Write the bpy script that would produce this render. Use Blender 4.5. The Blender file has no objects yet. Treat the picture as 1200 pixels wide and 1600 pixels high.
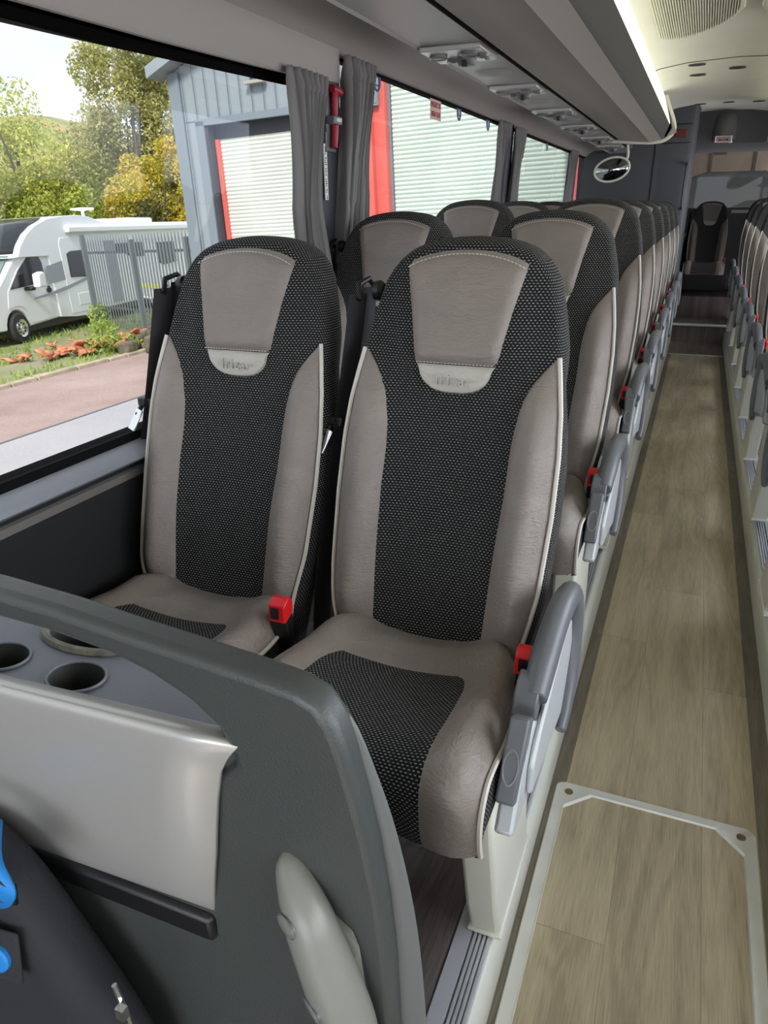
import bpy, bmesh, math, random
from mathutils import Vector, Matrix
random.seed(7)
PI = math.pi
scn = bpy.context.scene
col = scn.collection

# ------------------------------------------------------------------ materials
MATS = {}
def newmat(name):
    m = bpy.data.materials.new(name); m.use_nodes = True
    MATS[name] = m
    nt = m.node_tree
    return m, nt, nt.nodes, nt.links, nt.nodes['Principled BSDF']
def mat(name, rgb, rough=.5, metal=0.0, bump=0.0, bscale=400.0, spec=.5, coat=0.0, var=0.0, vscale=6.0, emit=None, estr=0):
    m, nt, N, L, b = newmat(name)
    b.inputs['Base Color'].default_value = (*rgb, 1)
    b.inputs['Roughness'].default_value = rough
    b.inputs['Metallic'].default_value = metal
    b.inputs['Specular IOR Level'].default_value = spec
    b.inputs['Coat Weight'].default_value = coat
    if emit:
        b.inputs['Emission Color'].default_value = (*emit, 1); b.inputs['Emission Strength'].default_value = estr
    tc = N.new('ShaderNodeTexCoord')
    if bump:
        n = N.new('ShaderNodeTexNoise'); n.inputs['Scale'].default_value = bscale; n.inputs['Detail'].default_value = 2
        bp = N.new('ShaderNodeBump'); bp.inputs['Strength'].default_value = bump; bp.inputs['Distance'].default_value = .001
        L.new(tc.outputs['Object'], n.inputs['Vector']); L.new(n.outputs['Fac'], bp.inputs['Height']); L.new(bp.outputs['Normal'], b.inputs['Normal'])
    if var:
        n2 = N.new('ShaderNodeTexNoise'); n2.inputs['Scale'].default_value = vscale; n2.inputs['Detail'].default_value = 4
        cr = N.new('ShaderNodeValToRGB')
        cr.color_ramp.elements[0].position = .3; cr.color_ramp.elements[1].position = .7
        cr.color_ramp.elements[0].color = (*[c*(1-var) for c in rgb], 1); cr.color_ramp.elements[1].color = (*[min(1, c*(1+var)) for c in rgb], 1)
        L.new(tc.outputs['Object'], n2.inputs['Vector']); L.new(n2.outputs['Fac'], cr.inputs['Fac']); L.new(cr.outputs['Color'], b.inputs['Base Color'])
    return m

def math_node(N, L, op, a, bval=None, c=None):
    n = N.new('ShaderNodeMath'); n.operation = op
    for i, v in enumerate((a, bval, c)):
        if v is None: continue
        if isinstance(v, (int, float)): n.inputs[i].default_value = v
        else: L.new(v, n.inputs[i])
    return n.outputs[0]

def fabric_mat():
    m, nt, N, L, b = newmat('dotted_fabric')
    uv = N.new('ShaderNodeUVMap'); uv.uv_map = 'UVMap'
    s = N.new('ShaderNodeSeparateXYZ'); L.new(uv.outputs['UV'], s.inputs[0])
    v = math_node(N, L, 'DIVIDE', s.outputs['Y'], .0046)
    row = math_node(N, L, 'FLOOR', v)
    off = math_node(N, L, 'MULTIPLY', math_node(N, L, 'MODULO', row, 2.0), .5)
    u = math_node(N, L, 'ADD', math_node(N, L, 'DIVIDE', s.outputs['X'], .0070), off)
    fu = math_node(N, L, 'ABSOLUTE', math_node(N, L, 'SUBTRACT', math_node(N, L, 'FRACT', u), .5))
    fv = math_node(N, L, 'ABSOLUTE', math_node(N, L, 'SUBTRACT', math_node(N, L, 'FRACT', v), .5))
    r = math_node(N, L, 'ADD', math_node(N, L, 'POWER', math_node(N, L, 'DIVIDE', fu, .26), 3.0), math_node(N, L, 'POWER', math_node(N, L, 'DIVIDE', fv, .18), 3.0))
    mask = math_node(N, L, 'LESS_THAN', r, 1.0)
    # brightness variation of threads
    wn = N.new('ShaderNodeTexWhiteNoise'); wn.noise_dimensions = '2D'
    cb = N.new('ShaderNodeCombineXYZ'); L.new(math_node(N, L, 'FLOOR', u), cb.inputs[0]); L.new(row, cb.inputs[1]); L.new(cb.outputs[0], wn.inputs['Vector'])
    amt = math_node(N, L, 'MULTIPLY', mask, math_node(N, L, 'ADD', math_node(N, L, 'MULTIPLY', wn.outputs['Value'], .35), .55))
    mx = N.new('ShaderNodeMix'); mx.data_type = 'RGBA'
    mx.inputs[6].default_value = (.010, .010, .011, 1); mx.inputs[7].default_value = (.36, .35, .33, 1)
    L.new(amt, mx.inputs[0]); L.new(mx.outputs[2], b.inputs['Base Color'])
    b.inputs['Roughness'].default_value = .9; b.inputs['Specular IOR Level'].default_value = .2
    bp = N.new('ShaderNodeBump'); bp.inputs['Strength'].default_value = .4; bp.inputs['Distance'].default_value = .0006
    L.new(mask, bp.inputs['Height']); L.new(bp.outputs['Normal'], b.inputs['Normal'])
    return m

def leather_mat(name, rgb):
    m, nt, N, L, b = newmat(name)
    tc = N.new('ShaderNodeTexCoord')
    v = N.new('ShaderNodeTexVoronoi'); v.feature = 'DISTANCE_TO_EDGE'; v.inputs['Scale'].default_value = 330
    n = N.new('ShaderNodeTexNoise'); n.inputs['Scale'].default_value = 9; n.inputs['Detail'].default_value = 5; n.inputs['Distortion'].default_value = 1.2
    L.new(tc.outputs['Object'], v.inputs['Vector']); L.new(tc.outputs['Object'], n.inputs['Vector'])
    n3 = N.new('ShaderNodeTexNoise'); n3.inputs['Scale'].default_value = 70; n3.inputs['Detail'].default_value = 4; n3.inputs['Distortion'].default_value = 2.5
    mp = N.new('ShaderNodeMapping'); mp.inputs['Scale'].default_value = (.5, .5, 1.4)
    L.new(tc.outputs['Object'], mp.inputs[0]); L.new(mp.outputs[0], n3.inputs['Vector'])
    b1 = N.new('ShaderNodeBump'); b1.inputs['Strength'].default_value = .45; b1.inputs['Distance'].default_value = .0008
    L.new(v.outputs['Distance'], b1.inputs['Height'])
    b2 = N.new('ShaderNodeBump'); b2.inputs['Strength'].default_value = .9; b2.inputs['Distance'].default_value = .0022
    L.new(n3.outputs['Fac'], b2.inputs['Height']); L.new(b1.outputs['Normal'], b2.inputs['Normal'])
    b3 = N.new('ShaderNodeBump'); b3.inputs['Strength'].default_value = .6; b3.inputs['Distance'].default_value = .01
    L.new(n.outputs['Fac'], b3.inputs['Height']); L.new(b2.outputs['Normal'], b3.inputs['Normal'])
    L.new(b3.outputs['Normal'], b.inputs['Normal'])
    cr = N.new('ShaderNodeValToRGB'); cr.color_ramp.elements[0].position = .3; cr.color_ramp.elements[1].position = .7
    cr.color_ramp.elements[0].color = (*[c*.92 for c in rgb], 1); cr.color_ramp.elements[1].color = (*[c*1.06 for c in rgb], 1)
    L.new(n.outputs['Fac'], cr.inputs['Fac']); L.new(cr.outputs['Color'], b.inputs['Base Color'])
    b.inputs['Roughness'].default_value = .42; b.inputs['Specular IOR Level'].default_value = .45
    return m

def wood_mat(name, light, dark, plank=.18, length=1.2, rough=.45, contrast=1.35, edge=None):
    m, nt, N, L, b = newmat(name)
    tc = N.new('ShaderNodeTexCoord'); s = N.new('ShaderNodeSeparateXYZ'); L.new(tc.outputs['Object'], s.inputs[0])
    X, Y = s.outputs['X'], s.outputs['Y']
    px = math_node(N, L, 'DIVIDE', math_node(N, L, 'ADD', X, 10.07), plank)
    pid = math_node(N, L, 'FLOOR', px)
    wn = N.new('ShaderNodeTexWhiteNoise'); wn.noise_dimensions = '1D'; L.new(pid, wn.inputs['W'])
    py = math_node(N, L, 'ADD', math_node(N, L, 'DIVIDE', math_node(N, L, 'ADD', Y, 20.0), length), wn.outputs['Value'])
    pid2 = math_node(N, L, 'FLOOR', py)
    wn2 = N.new('ShaderNodeTexWhiteNoise'); wn2.noise_dimensions = '2D'
    cb = N.new('ShaderNodeCombineXYZ'); L.new(pid, cb.inputs[0]); L.new(pid2, cb.inputs[1]); L.new(cb.outputs[0], wn2.inputs['Vector'])
    # grain
    cg = N.new('ShaderNodeCombineXYZ')
    L.new(math_node(N, L, 'ADD', math_node(N, L, 'MULTIPLY', X, 11.0), math_node(N, L, 'MULTIPLY', wn2.outputs['Value'], 37.0)), cg.inputs[0])
    L.new(math_node(N, L, 'MULTIPLY', Y, 1.1), cg.inputs[1])
    L.new(math_node(N, L, 'MULTIPLY', wn2.outputs['Value'], 11.0), cg.inputs[2])
    n1 = N.new('ShaderNodeTexNoise'); n1.inputs['Scale'].default_value = 1.0; n1.inputs['Detail'].default_value = 2; n1.inputs['Distortion'].default_value = .6
    L.new(cg.outputs[0], n1.inputs['Vector'])
    rings = math_node(N, L, 'SINE', math_node(N, L, 'MULTIPLY', n1.outputs['Fac'], 46.0))
    cf = N.new('ShaderNodeCombineXYZ'); L.new(math_node(N, L, 'MULTIPLY', X, 420.0), cf.inputs[0]); L.new(math_node(N, L, 'MULTIPLY', Y, 14.0), cf.inputs[1])
    n2 = N.new('ShaderNodeTexNoise'); n2.inputs['Scale'].default_value = 1.0; n2.inputs['Detail'].default_value = 3; L.new(cf.outputs[0], n2.inputs['Vector'])
    cf3 = N.new('ShaderNodeCombineXYZ'); L.new(math_node(N, L, 'MULTIPLY', X, 18.0), cf3.inputs[0]); L.new(math_node(N, L, 'MULTIPLY', Y, 1.5), cf3.inputs[1])
    n3 = N.new('ShaderNodeTexNoise'); n3.inputs['Scale'].default_value = 1.0; n3.inputs['Detail'].default_value = 2; L.new(cf3.outputs[0], n3.inputs['Vector'])
    f = math_node(N, L, 'ADD', math_node(N, L, 'MULTIPLY', rings, .085*contrast), math_node(N, L, 'MULTIPLY', n2.outputs['Fac'], .85*contrast))
    f = math_node(N, L, 'ADD', f, math_node(N, L, 'MULTIPLY', n3.outputs['Fac'], .9*contrast))
    f = math_node(N, L, 'ADD', f, math_node(N, L, 'MULTIPLY', wn2.outputs['Value'], .22*contrast))
    f = math_node(N, L, 'SUBTRACT', f, .98*contrast - .5)
    cr = N.new('ShaderNodeValToRGB'); cr.color_ramp.elements[0].position = .15; cr.color_ramp.elements[1].position = .85
    cr.color_ramp.elements[0].color = (*dark, 1); cr.color_ramp.elements[1].color = (*light, 1)
    L.new(f, cr.inputs['Fac'])
    # plank joints
    jx = math_node(N, L, 'LESS_THAN', math_node(N, L, 'FRACT', px), .008)
    jy = math_node(N, L, 'LESS_THAN', math_node(N, L, 'FRACT', py), .0016)
    j = math_node(N, L, 'MAXIMUM', jx, jy)
    mx = N.new('ShaderNodeMix'); mx.data_type = 'RGBA'; mx.inputs[7].default_value = (*[c*.55 for c in dark], 1)
    L.new(math_node(N, L, 'MULTIPLY', j, .6), mx.inputs[0]); L.new(cr.outputs['Color'], mx.inputs[6])
    L.new(mx.outputs[2], b.inputs['Base Color'])
    b.inputs['Roughness'].default_value = rough
    bp = N.new('ShaderNodeBump'); bp.inputs['Strength'].default_value = .12; bp.inputs['Distance'].default_value = .001
    L.new(n2.outputs['Fac'], bp.inputs['Height']); L.new(bp.outputs['Normal'], b.inputs['Normal'])
    return m

def glass_mat(name, tint, refl=1.0):
    m, nt, N, L, b = newmat(name)
    N.remove(b); out = N['Material Output']
    t = N.new('ShaderNodeBsdfTransparent'); t.inputs[0].default_value = (*tint, 1)
    g = N.new('ShaderNodeBsdfGlossy'); g.inputs['Roughness'].default_value = .02
    fr = N.new('ShaderNodeFresnel'); fr.inputs[0].default_value = 1.45
    mx = N.new('ShaderNodeMixShader'); L.new(math_node(N, L, 'MULTIPLY', fr.outputs[0], refl), mx.inputs[0])
    L.new(t.outputs[0], mx.inputs[1]); L.new(g.outputs[0], mx.inputs[2]); L.new(mx.outputs[0], out.inputs[0])
    return m

def leaf_mat(name, c0, c1, c2):
    m, nt, N, L, b = newmat(name)
    g = N.new('ShaderNodeNewGeometry')
    tc = N.new('ShaderNodeTexCoord'); n = N.new('ShaderNodeTexNoise'); n.inputs['Scale'].default_value = .45; n.inputs['Detail'].default_value = 3
    L.new(tc.outputs['Object'], n.inputs['Vector'])
    f = math_node(N, L, 'ADD', math_node(N, L, 'MULTIPLY', g.outputs['Random Per Island'], .55), math_node(N, L, 'SUBTRACT', math_node(N, L, 'MULTIPLY', n.outputs['Fac'], 1.3), .42))
    cr = N.new('ShaderNodeValToRGB'); e = cr.color_ramp.elements
    e[0].position = .1; e[0].color = (*c0, 1); e[1].position = .9; e[1].color = (*c2, 1)
    k = cr.color_ramp.elements.new(.5); k.color = (*c1, 1)
    L.new(f, cr.inputs['Fac']); L.new(cr.outputs['Color'], b.inputs['Base Color'])
    b.inputs['Roughness'].default_value = .7
    b.inputs['Transmission Weight'].default_value = 0
    tr = N.new('ShaderNodeBsdfTranslucent'); L.new(cr.outputs['Color'], tr.inputs[0])
    mx = N.new('ShaderNodeMixShader'); mx.inputs[0].default_value = .4
    L.new(b.outputs[0], mx.inputs[1]); L.new(tr.outputs[0], mx.inputs[2]); L.new(mx.outputs[0], N['Material Output'].inputs[0])
    return m

def ground_mat(name, a, b_, sc=1.5, c=None, rough=.9, fine=30):
    m, nt, N, L, b = newmat(name)
    tc = N.new('ShaderNodeTexCoord')
    n = N.new('ShaderNodeTexNoise'); n.inputs['Scale'].default_value = sc; n.inputs['Detail'].default_value = 8; n.inputs['Roughness'].default_value = .65
    n2 = N.new('ShaderNodeTexNoise'); n2.inputs['Scale'].default_value = fine; n2.inputs['Detail'].default_value = 3
    L.new(tc.outputs['Object'], n.inputs['Vector']); L.new(tc.outputs['Object'], n2.inputs['Vector'])
    f = math_node(N, L, 'ADD', math_node(N, L, 'MULTIPLY', n.outputs['Fac'], .7), math_node(N, L, 'MULTIPLY', n2.outputs['Fac'], .3))
    cr = N.new('ShaderNodeValToRGB'); e = cr.color_ramp.elements
    e[0].position = .38; e[0].color = (*a, 1); e[1].position = .62; e[1].color = (*b_, 1)
    if c: k = e.new(.5); k.color = (*c, 1)
    L.new(f, cr.inputs['Fac']); L.new(cr.outputs['Color'], b.inputs['Base Color']); b.inputs['Roughness'].default_value = rough
    return m

FAB = fabric_mat()
LEA = leather_mat('taupe_leather', (.255, .219, .193))
CRE = leather_mat('cream_leather', (.50, .475, .42))
PIP = mat('cream_piping', (.62, .585, .52), .5)
STI = mat('stitch_thread', (.6, .58, .54), .7)
BLK = mat('black_plastic', (.008, .008, .009), .4)
BELT = mat('belt_webbing', (.012, .011, .013), .55, bump=.3, bscale=900)
CRIM = mat('crimson_plastic', (.33, .012, .03), .4)
RED = mat('red_plastic', (.75, .012, .018), .35)
DGP = mat('dark_grey_plastic', (.13, .137, .148), .38, bump=.15, bscale=900)
LGP = mat('light_grey_plastic', (.50, .525, .53), .33)
CHR = mat('chrome', (.75, .75, .76), .15, metal=1)
WHT = mat('white_plinth', (.84, .84, .73), .28)
ALU = mat('aluminium', (.80, .78, .70), .36, metal=.15, var=.06, vscale=14)
ALR = mat('rail_aluminium', (.66, .67, .70), .3, metal=.3)
WOOD = wood_mat('oak_vinyl', (.60, .495, .32), (.37, .295, .185))
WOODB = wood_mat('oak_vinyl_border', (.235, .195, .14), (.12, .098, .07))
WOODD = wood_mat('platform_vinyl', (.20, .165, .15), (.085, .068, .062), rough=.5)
CEIL = mat('ceiling_fabric', (.86, .86, .75), .55, var=.03, vscale=3)
RACK = mat('rack_fabric', (.38, .345, .305), .75, bump=.2, bscale=700)
RACKD = mat('rack_edge_grey', (.075, .075, .068), .9, spec=.15)
LIP = mat('rack_lip_cream', (.74, .74, .64), .35)
GLOW = mat('cream_glow', (.30, .30, .26), .4, emit=(1, .98, .76), estr=.235)  # emission added to the cream rack lip to brighten aisle and ceiling
PELM = mat('header_grey', (.335, .305, .27), .65, bump=.15, bscale=700)
SVC = mat('service_panel_grey', (.37, .365, .345), .4)
SVCM = mat('service_unit_silver', (.62, .61, .58), .3, metal=.3)
LENS = mat('lens_grey', (.2, .2, .2), .15)
WALLD = mat('wall_charcoal', (.009, .0095, .011), .75)
LEDG = mat('ledge_grey', (.19, .2, .22), .42)
LEDGE = mat('window_ledge', (.26, .275, .31), .35)
RUB = mat('window_rubber', (.006, .006, .006), .95, spec=.1)
STRP = mat('ledge_strip', (.16, .15, .14), .5)
CABD = mat('cabin_grey', (.055, .058, .068), .6)
CURT = mat('curtain_cloth', (.215, .205, .20), .85, bump=.3, bscale=500)
GLS = glass_mat('window_glass', (.175, .178, .178), .4)
GLC = glass_mat('clear_glass', (.97, .97, .97))
CONS = mat('console_plastic', (.056, .062, .058), .4, bump=.35, bscale=420)
SHEL = mat('shelf_plastic', (.15, .162, .19), .5, bump=.4, bscale=420, var=.05, vscale=8)
TRAY = mat('silver_tray', (.46, .45, .42), .3, metal=.35)
EDGE = mat('console_edge', (.13, .137, .13), .4)
HAND = mat('handle_grey', (.225, .228, .195), .36)
BAGM = mat('bag_cloth', (.022, .022, .026), .85, bump=.4, bscale=300)
BLUE = mat('blue_webbing', (.015, .22, .62), .6)
DIRT = mat('scuffed_rim', (.16, .15, .12), .8, var=.4, vscale=60)
STW = mat('sticker_white', (.75, .72, .68), .6)
STP = mat('sticker_pink', (.74, .50, .44), .6)
STB = mat('sticker_blue', (.03, .07, .19), .5)
TXR = mat('sticker_red_text', (.32, .03, .03), .6)
TXD = mat('dark_text', (.05, .05, .05), .6)
SIGN = mat('sign_pale', (.55, .42, .36), .4)
MIRR = mat('mirror_face', (.28, .29, .30), .06, metal=1)
# exterior
MHW = mat('coachbuilt_white', (.90, .92, .94), .3)
MHG = mat('coachbuilt_grey', (.33, .36, .40), .4)
MHD = mat('dark_glazing', (.02, .024, .028), .12)
MHS = mat('windscreen_glazing', (.16, .22, .22), .1)
TYR = mat('tyre_rubber', (.03, .03, .032), .85)
CLAD = mat('steel_cladding', (.27, .315, .355), .5)
GROVSH = mat('groove_shade', (.12, .155, .19), .6)  # darker cladding colour, painted in as shade of the grooves
CLADD = mat('steel_flashing', (.20, .24, .285), .5)
SHUT = mat('shutter_slats', (.66, .70, .66), .45, var=.05, vscale=1.5)
SHUT2 = mat('shutter_slats_green', (.60, .71, .64), .45, var=.05, vscale=1.5)
DOORR = mat('red_steel', (.66, .13, .11), .5)
DARKG = mat('recess_dark', (.05, .055, .07), .6)
FENC = mat('galvanised_steel', (.22, .25, .28), .45, metal=.4)
BARK = mat('bark', (.13, .11, .085), .9, var=.3, vscale=8)
RUST = mat('rusty_red_tile', (.55, .21, .11), .8, var=.5, vscale=5)
BEIG = mat('beige_wall', (.36, .27, .20), .8, var=.08, vscale=.5)
COACH = mat('grey_coach', (.016, .017, .018), .8)
YEL = mat('reflective_yellow', (.75, .75, .05), .5)
TARM = ground_mat('tarmac_red', (.30, .205, .18), (.42, .315, .29), .5, fine=20)
TARG = ground_mat('tarmac_grey', (.36, .355, .38), (.44, .42, .43), .4, fine=20)
GRAV = ground_mat('gravel_grass', (.155, .20, .06), (.33, .29, .23), 1.1, c=(.26, .26, .13))
HILL = ground_mat('hillside', (.17, .20, .06), (.44, .30, .16), .25, c=(.30, .28, .10), fine=3)

# ------------------------------------------------------------------ mesh helpers
class MB:
    def __init__(s): s.v = []; s.f = []; s.m = []; s.uv = {}
    def add(s, vs, fs, mi=0, uvs=None):
        o = len(s.v); s.v += [tuple(p) for p in vs]
        if uvs is not None:
            for i, u in enumerate(uvs): s.uv[o+i] = u
        for f in fs: s.f.append([o+i for i in f]); s.m.append(mi)
        return o
    def box(s, x0, x1, y0, y1, z0, z1, mi=0):
        vs = [(x, y, z) for z in (z0, z1) for y in (y0, y1) for x in (x0, x1)]
        s.add(vs, [(0, 2, 3, 1), (4, 5, 7, 6), (0, 1, 5, 4), (2, 6, 7, 3), (0, 4, 6, 2), (1, 3, 7, 5)], mi)
    def prism(s, pts, axis, a, b, mi=0, cap=True):
        """polygon pts (2D) extruded along axis between a and b; 2D order: y->(x,z), x->(y,z), z->(x,y)"""
        def P(p, t):
            return {'x': (t, p[0], p[1]), 'y': (p[0], t, p[1]), 'z': (p[0], p[1], t)}[axis]
        n = len(pts)
        vs = [P(p, a) for p in pts] + [P(p, b) for p in pts]
        fs = [(i, (i+1) % n, n+(i+1) % n, n+i) for i in range(n)]
        if cap: fs += [tuple(range(n))[::-1], tuple(range(n, 2*n))]
        s.add(vs, fs, mi)
    def sheet(s, pts, axis, a, b, mi=0, th=None):
        """open polyline extruded; 2D order as prism"""
        def P(p, t):
            return {'x': (t, p[0], p[1]), 'y': (p[0], t, p[1]), 'z': (p[0], p[1], t)}[axis]
        n = len(pts)
        vs = [P(p, a) for p in pts] + [P(p, b) for p in pts]
        s.add(vs, [(i, i+1, n+i+1, n+i) for i in range(n-1)], mi)
    def grid(s, fn, nu, nv, mi=0, uvf=None, flip=False):
        vs = []; uvs = [] if uvf else None
        for j in range(nv+1):
            for i in range(nu+1):
                u, v = i/nu, j/nv
                vs.append(fn(u, v))
                if uvf: uvs.append(uvf(u, v))
        fs = []
        for j in range(nv):
            for i in range(nu):
                a = j*(nu+1)+i; q = (a, a+1, a+nu+2, a+nu+1)
                fs.append(q[::-1] if flip else q)
        return s.add(vs, fs, mi, uvs)
    def tube(s, path, r, n=8, mi=0, closed=False, flat=None, caps=True):
        """swept ellipse; r number or list; flat=(rx,ry) factors in the side/up directions"""
        path = [Vector(p) for p in path]; m = len(path)
        rs = r if isinstance(r, (list, tuple)) else [r]*m
        fx, fy = flat or (1, 1)
        prev = None; vs = []
        for i, p in enumerate(path):
            if closed: t = path[(i+1) % m]-path[i-1]
            else: t = path[min(i+1, m-1)]-path[max(i-1, 0)]
            t.normalize()
            if prev is None:
                up = Vector((0, 0, 1)) if abs(t.z) < .9 else Vector((0, 1, 0))
                a = t.cross(up).normalized()
            else:
                a = (prev - t*prev.dot(t)).normalized()
            prev = a; b = t.cross(a)
            for k in range(n):
                an = 2*PI*k/n
                vs.append(p + a*math.cos(an)*rs[i]*fx + b*math.sin(an)*rs[i]*fy)
        fs = []
        for i in range(m if closed else m-1):
            for k in range(n):
                a0 = i*n+k; a1 = i*n+(k+1) % n; b0 = ((i+1) % m)*n+k; b1 = ((i+1) % m)*n+(k+1) % n
                fs.append((a0, a1, b1, b0))
        if not closed and caps: fs += [tuple(range(n))[::-1], tuple(range((m-1)*n, m*n))]
        s.add(vs, fs, mi)
    def lathe(s, prof, c=(0, 0, 0), axis='z', n=24, mi=0, sc=(1, 1)):
        vs = []
        for r, h in prof:
            for k in range(n):
                a = 2*PI*k/n; x, y = r*math.cos(a)*sc[0], r*math.sin(a)*sc[1]
                q = {'z': (x, y, h), 'y': (x, h, y), 'x': (h, x, y)}[axis]
                vs.append((c[0]+q[0], c[1]+q[1], c[2]+q[2]))
        fs = []
        for i in range(len(prof)-1):
            for k in range(n): fs.append((i*n+k, i*n+(k+1) % n, (i+1)*n+(k+1) % n, (i+1)*n+k))
        fs += [tuple(range(n))[::-1], tuple(range((len(prof)-1)*n, len(prof)*n))]
        s.add(vs, fs, mi)
    def mirror_x(s):
        s.v = [(-x, y, z) for x, y, z in s.v]; s.f = [f[::-1] for f in s.f]
    def mesh(s, name, mats, smooth=True, fix=True):
        me = bpy.data.meshes.new(name); me.from_pydata(s.v, [], s.f)
        mats = mats if isinstance(mats, (list, tuple)) else [mats]
        for m in mats: me.materials.append(m)
        for p, mi in zip(me.polygons, s.m): p.material_index = mi
        if s.uv:
            ul = me.uv_layers.new(name='UVMap')
            for lp in me.loops: ul.data[lp.index].uv = s.uv.get(lp.vertex_index, (0, 0))
        if fix:
            bm = bmesh.new(); bm.from_mesh(me); bmesh.ops.recalc_face_normals(bm, faces=bm.faces); bm.to_mesh(me); bm.free()
        if smooth:
            me.shade_smooth()
            me.set_sharp_from_angle(angle=math.radians(38))
        me.update()
        return me

def link(name, me, parent=None, loc=None, rot=None, bevel=0, seg=2):
    o = bpy.data.objects.new(name, me); col.objects.link(o)
    if parent is not None: o.parent = parent
    if loc: o.location = loc
    if rot: o.rotation_euler = rot
    if bevel:
        b = o.modifiers.new('bevel', 'BEVEL'); b.width = bevel; b.segments = seg; b.limit_method = 'ANGLE'; b.angle_limit = math.radians(40)
        b.harden_normals = False
    return o
def build(name, mb, mats, parent=None, loc=None, rot=None, bevel=0, smooth=True, seg=2, fix=True):
    return link(name, mb.mesh(name, mats, smooth, fix), parent, loc, rot, bevel, seg)
def tag(o, label=None, cat=None, group=None, kind=None):
    if label: o['label'] = label
    if cat: o['category'] = cat
    if group: o['group'] = group
    if kind: o['kind'] = kind
    return o
def thing(name, label, cat, loc=(0, 0, 0), rot=(0, 0, 0), group=None):
    o = bpy.data.objects.new(name, None); col.objects.link(o); o.location = loc; o.rotation_euler = rot
    o.empty_display_size = .1
    return tag(o, label, cat, group)
def struct(name, mb, mats, bevel=0, label=None, **k):
    o = build(name, mb, mats, bevel=bevel, **k); return tag(o, label, None, None, 'structure')
def copy_tree(o, parent=None):
    c = o.copy(); col.objects.link(c); c.parent = parent
    for ch in list(o.children): copy_tree(ch, c)
    return c
def interp(x, tab):
    if x <= tab[0][0]: return tab[0][1]
    for (a, b), (c, d) in zip(tab, tab[1:]):
        if x <= c: 
            t = (x-a)/(c-a); return b+(d-b)*t
    return tab[-1][1]
def smoothstep(a, b, x):
    t = max(0, min(1, (x-a)/(b-a))); return t*t*(3-2*t)
def spline(pts, n=6):
    """Catmull-Rom through points"""
    P = [Vector(p) for p in pts]; out = []
    for i in range(len(P)-1):
        p0 = P[max(i-1, 0)]; p1 = P[i]; p2 = P[i+1]; p3 = P[min(i+2, len(P)-1)]
        for k in range(n):
            t = k/n
            out.append(.5*((2*p1)+(p2-p0)*t+(2*p0-5*p1+4*p2-p3)*t*t+(3*p1-p0-3*p2+p3)*t**3))
    out.append(P[-1]); return out
def text_mesh(txt, size, align='CENTER', extr=0.0, spacing=1.0):
    cu = bpy.data.curves.new('t', 'FONT'); cu.body = txt; cu.size = size; cu.align_x = align; cu.align_y = 'CENTER'; cu.extrude = extr
    cu.space_character = spacing
    o = bpy.data.objects.new('t', cu); col.objects.link(o)
    dg = bpy.context.evaluated_depsgraph_get(); me = bpy.data.meshes.new_from_object(o.evaluated_get(dg))
    bpy.data.objects.remove(o); bpy.data.curves.remove(cu)
    return me
def lettering(name, txt, size, M, m, parent=None, sx=1.0, extr=.0003, offs=0):
    me = text_mesh(txt, size, extr=extr)
    me.transform(Matrix.Diagonal((sx, 1, 1, 1))); me.transform(M); me.materials.clear(); me.materials.append(m)
    return link(name, me, parent)

# ------------------------------------------------------------------ the seat
K = .343                                  # backrest recline
SB = (.12, .53)                           # y, z of the crease, local to the platform
HW = [(-.15, .165), (0, .178), (.05, .188), (.1, .196), (.23, .202), (.33, .201), (.40, .195), (.45, .187), (.49, .180), (.56, .179), (.62, .168), (.69, .150)]
INN = [(0, .105), (.06, .107), (.115, .109), (.2, .112), (.25, .115), (.32, .115), (.36, .118), (.404, .125), (.43, .134), (.455, .149), (.475, .167), (.49, .181)]
def F(x, h):
    ax = abs(x)
    b = .030*math.exp(-((ax-.158)/.033)**2)*smoothstep(-.03, .06, h)*(1-smoothstep(.34, .50, h))
    c = -.010*math.exp(-(ax/.10)**2)*(1-smoothstep(.3, .5, h))*smoothstep(0, .2, h)
    lum = .012*math.exp(-((h-.16)/.10)**2)*(1-smoothstep(.12, .2, ax))
    hd = .016*smoothstep(.42, .5, h)*(1-smoothstep(.60, .70, h))*(1-smoothstep(.09, .16, ax))
    return b+c+lum+hd
def S(x, h, off=0.0):
    return (x, SB[0]+K*h-F(x, h)-off, SB[1]+h)
TOPH = lambda u: .672-.028*u*u-.04*abs(u)**6

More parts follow.
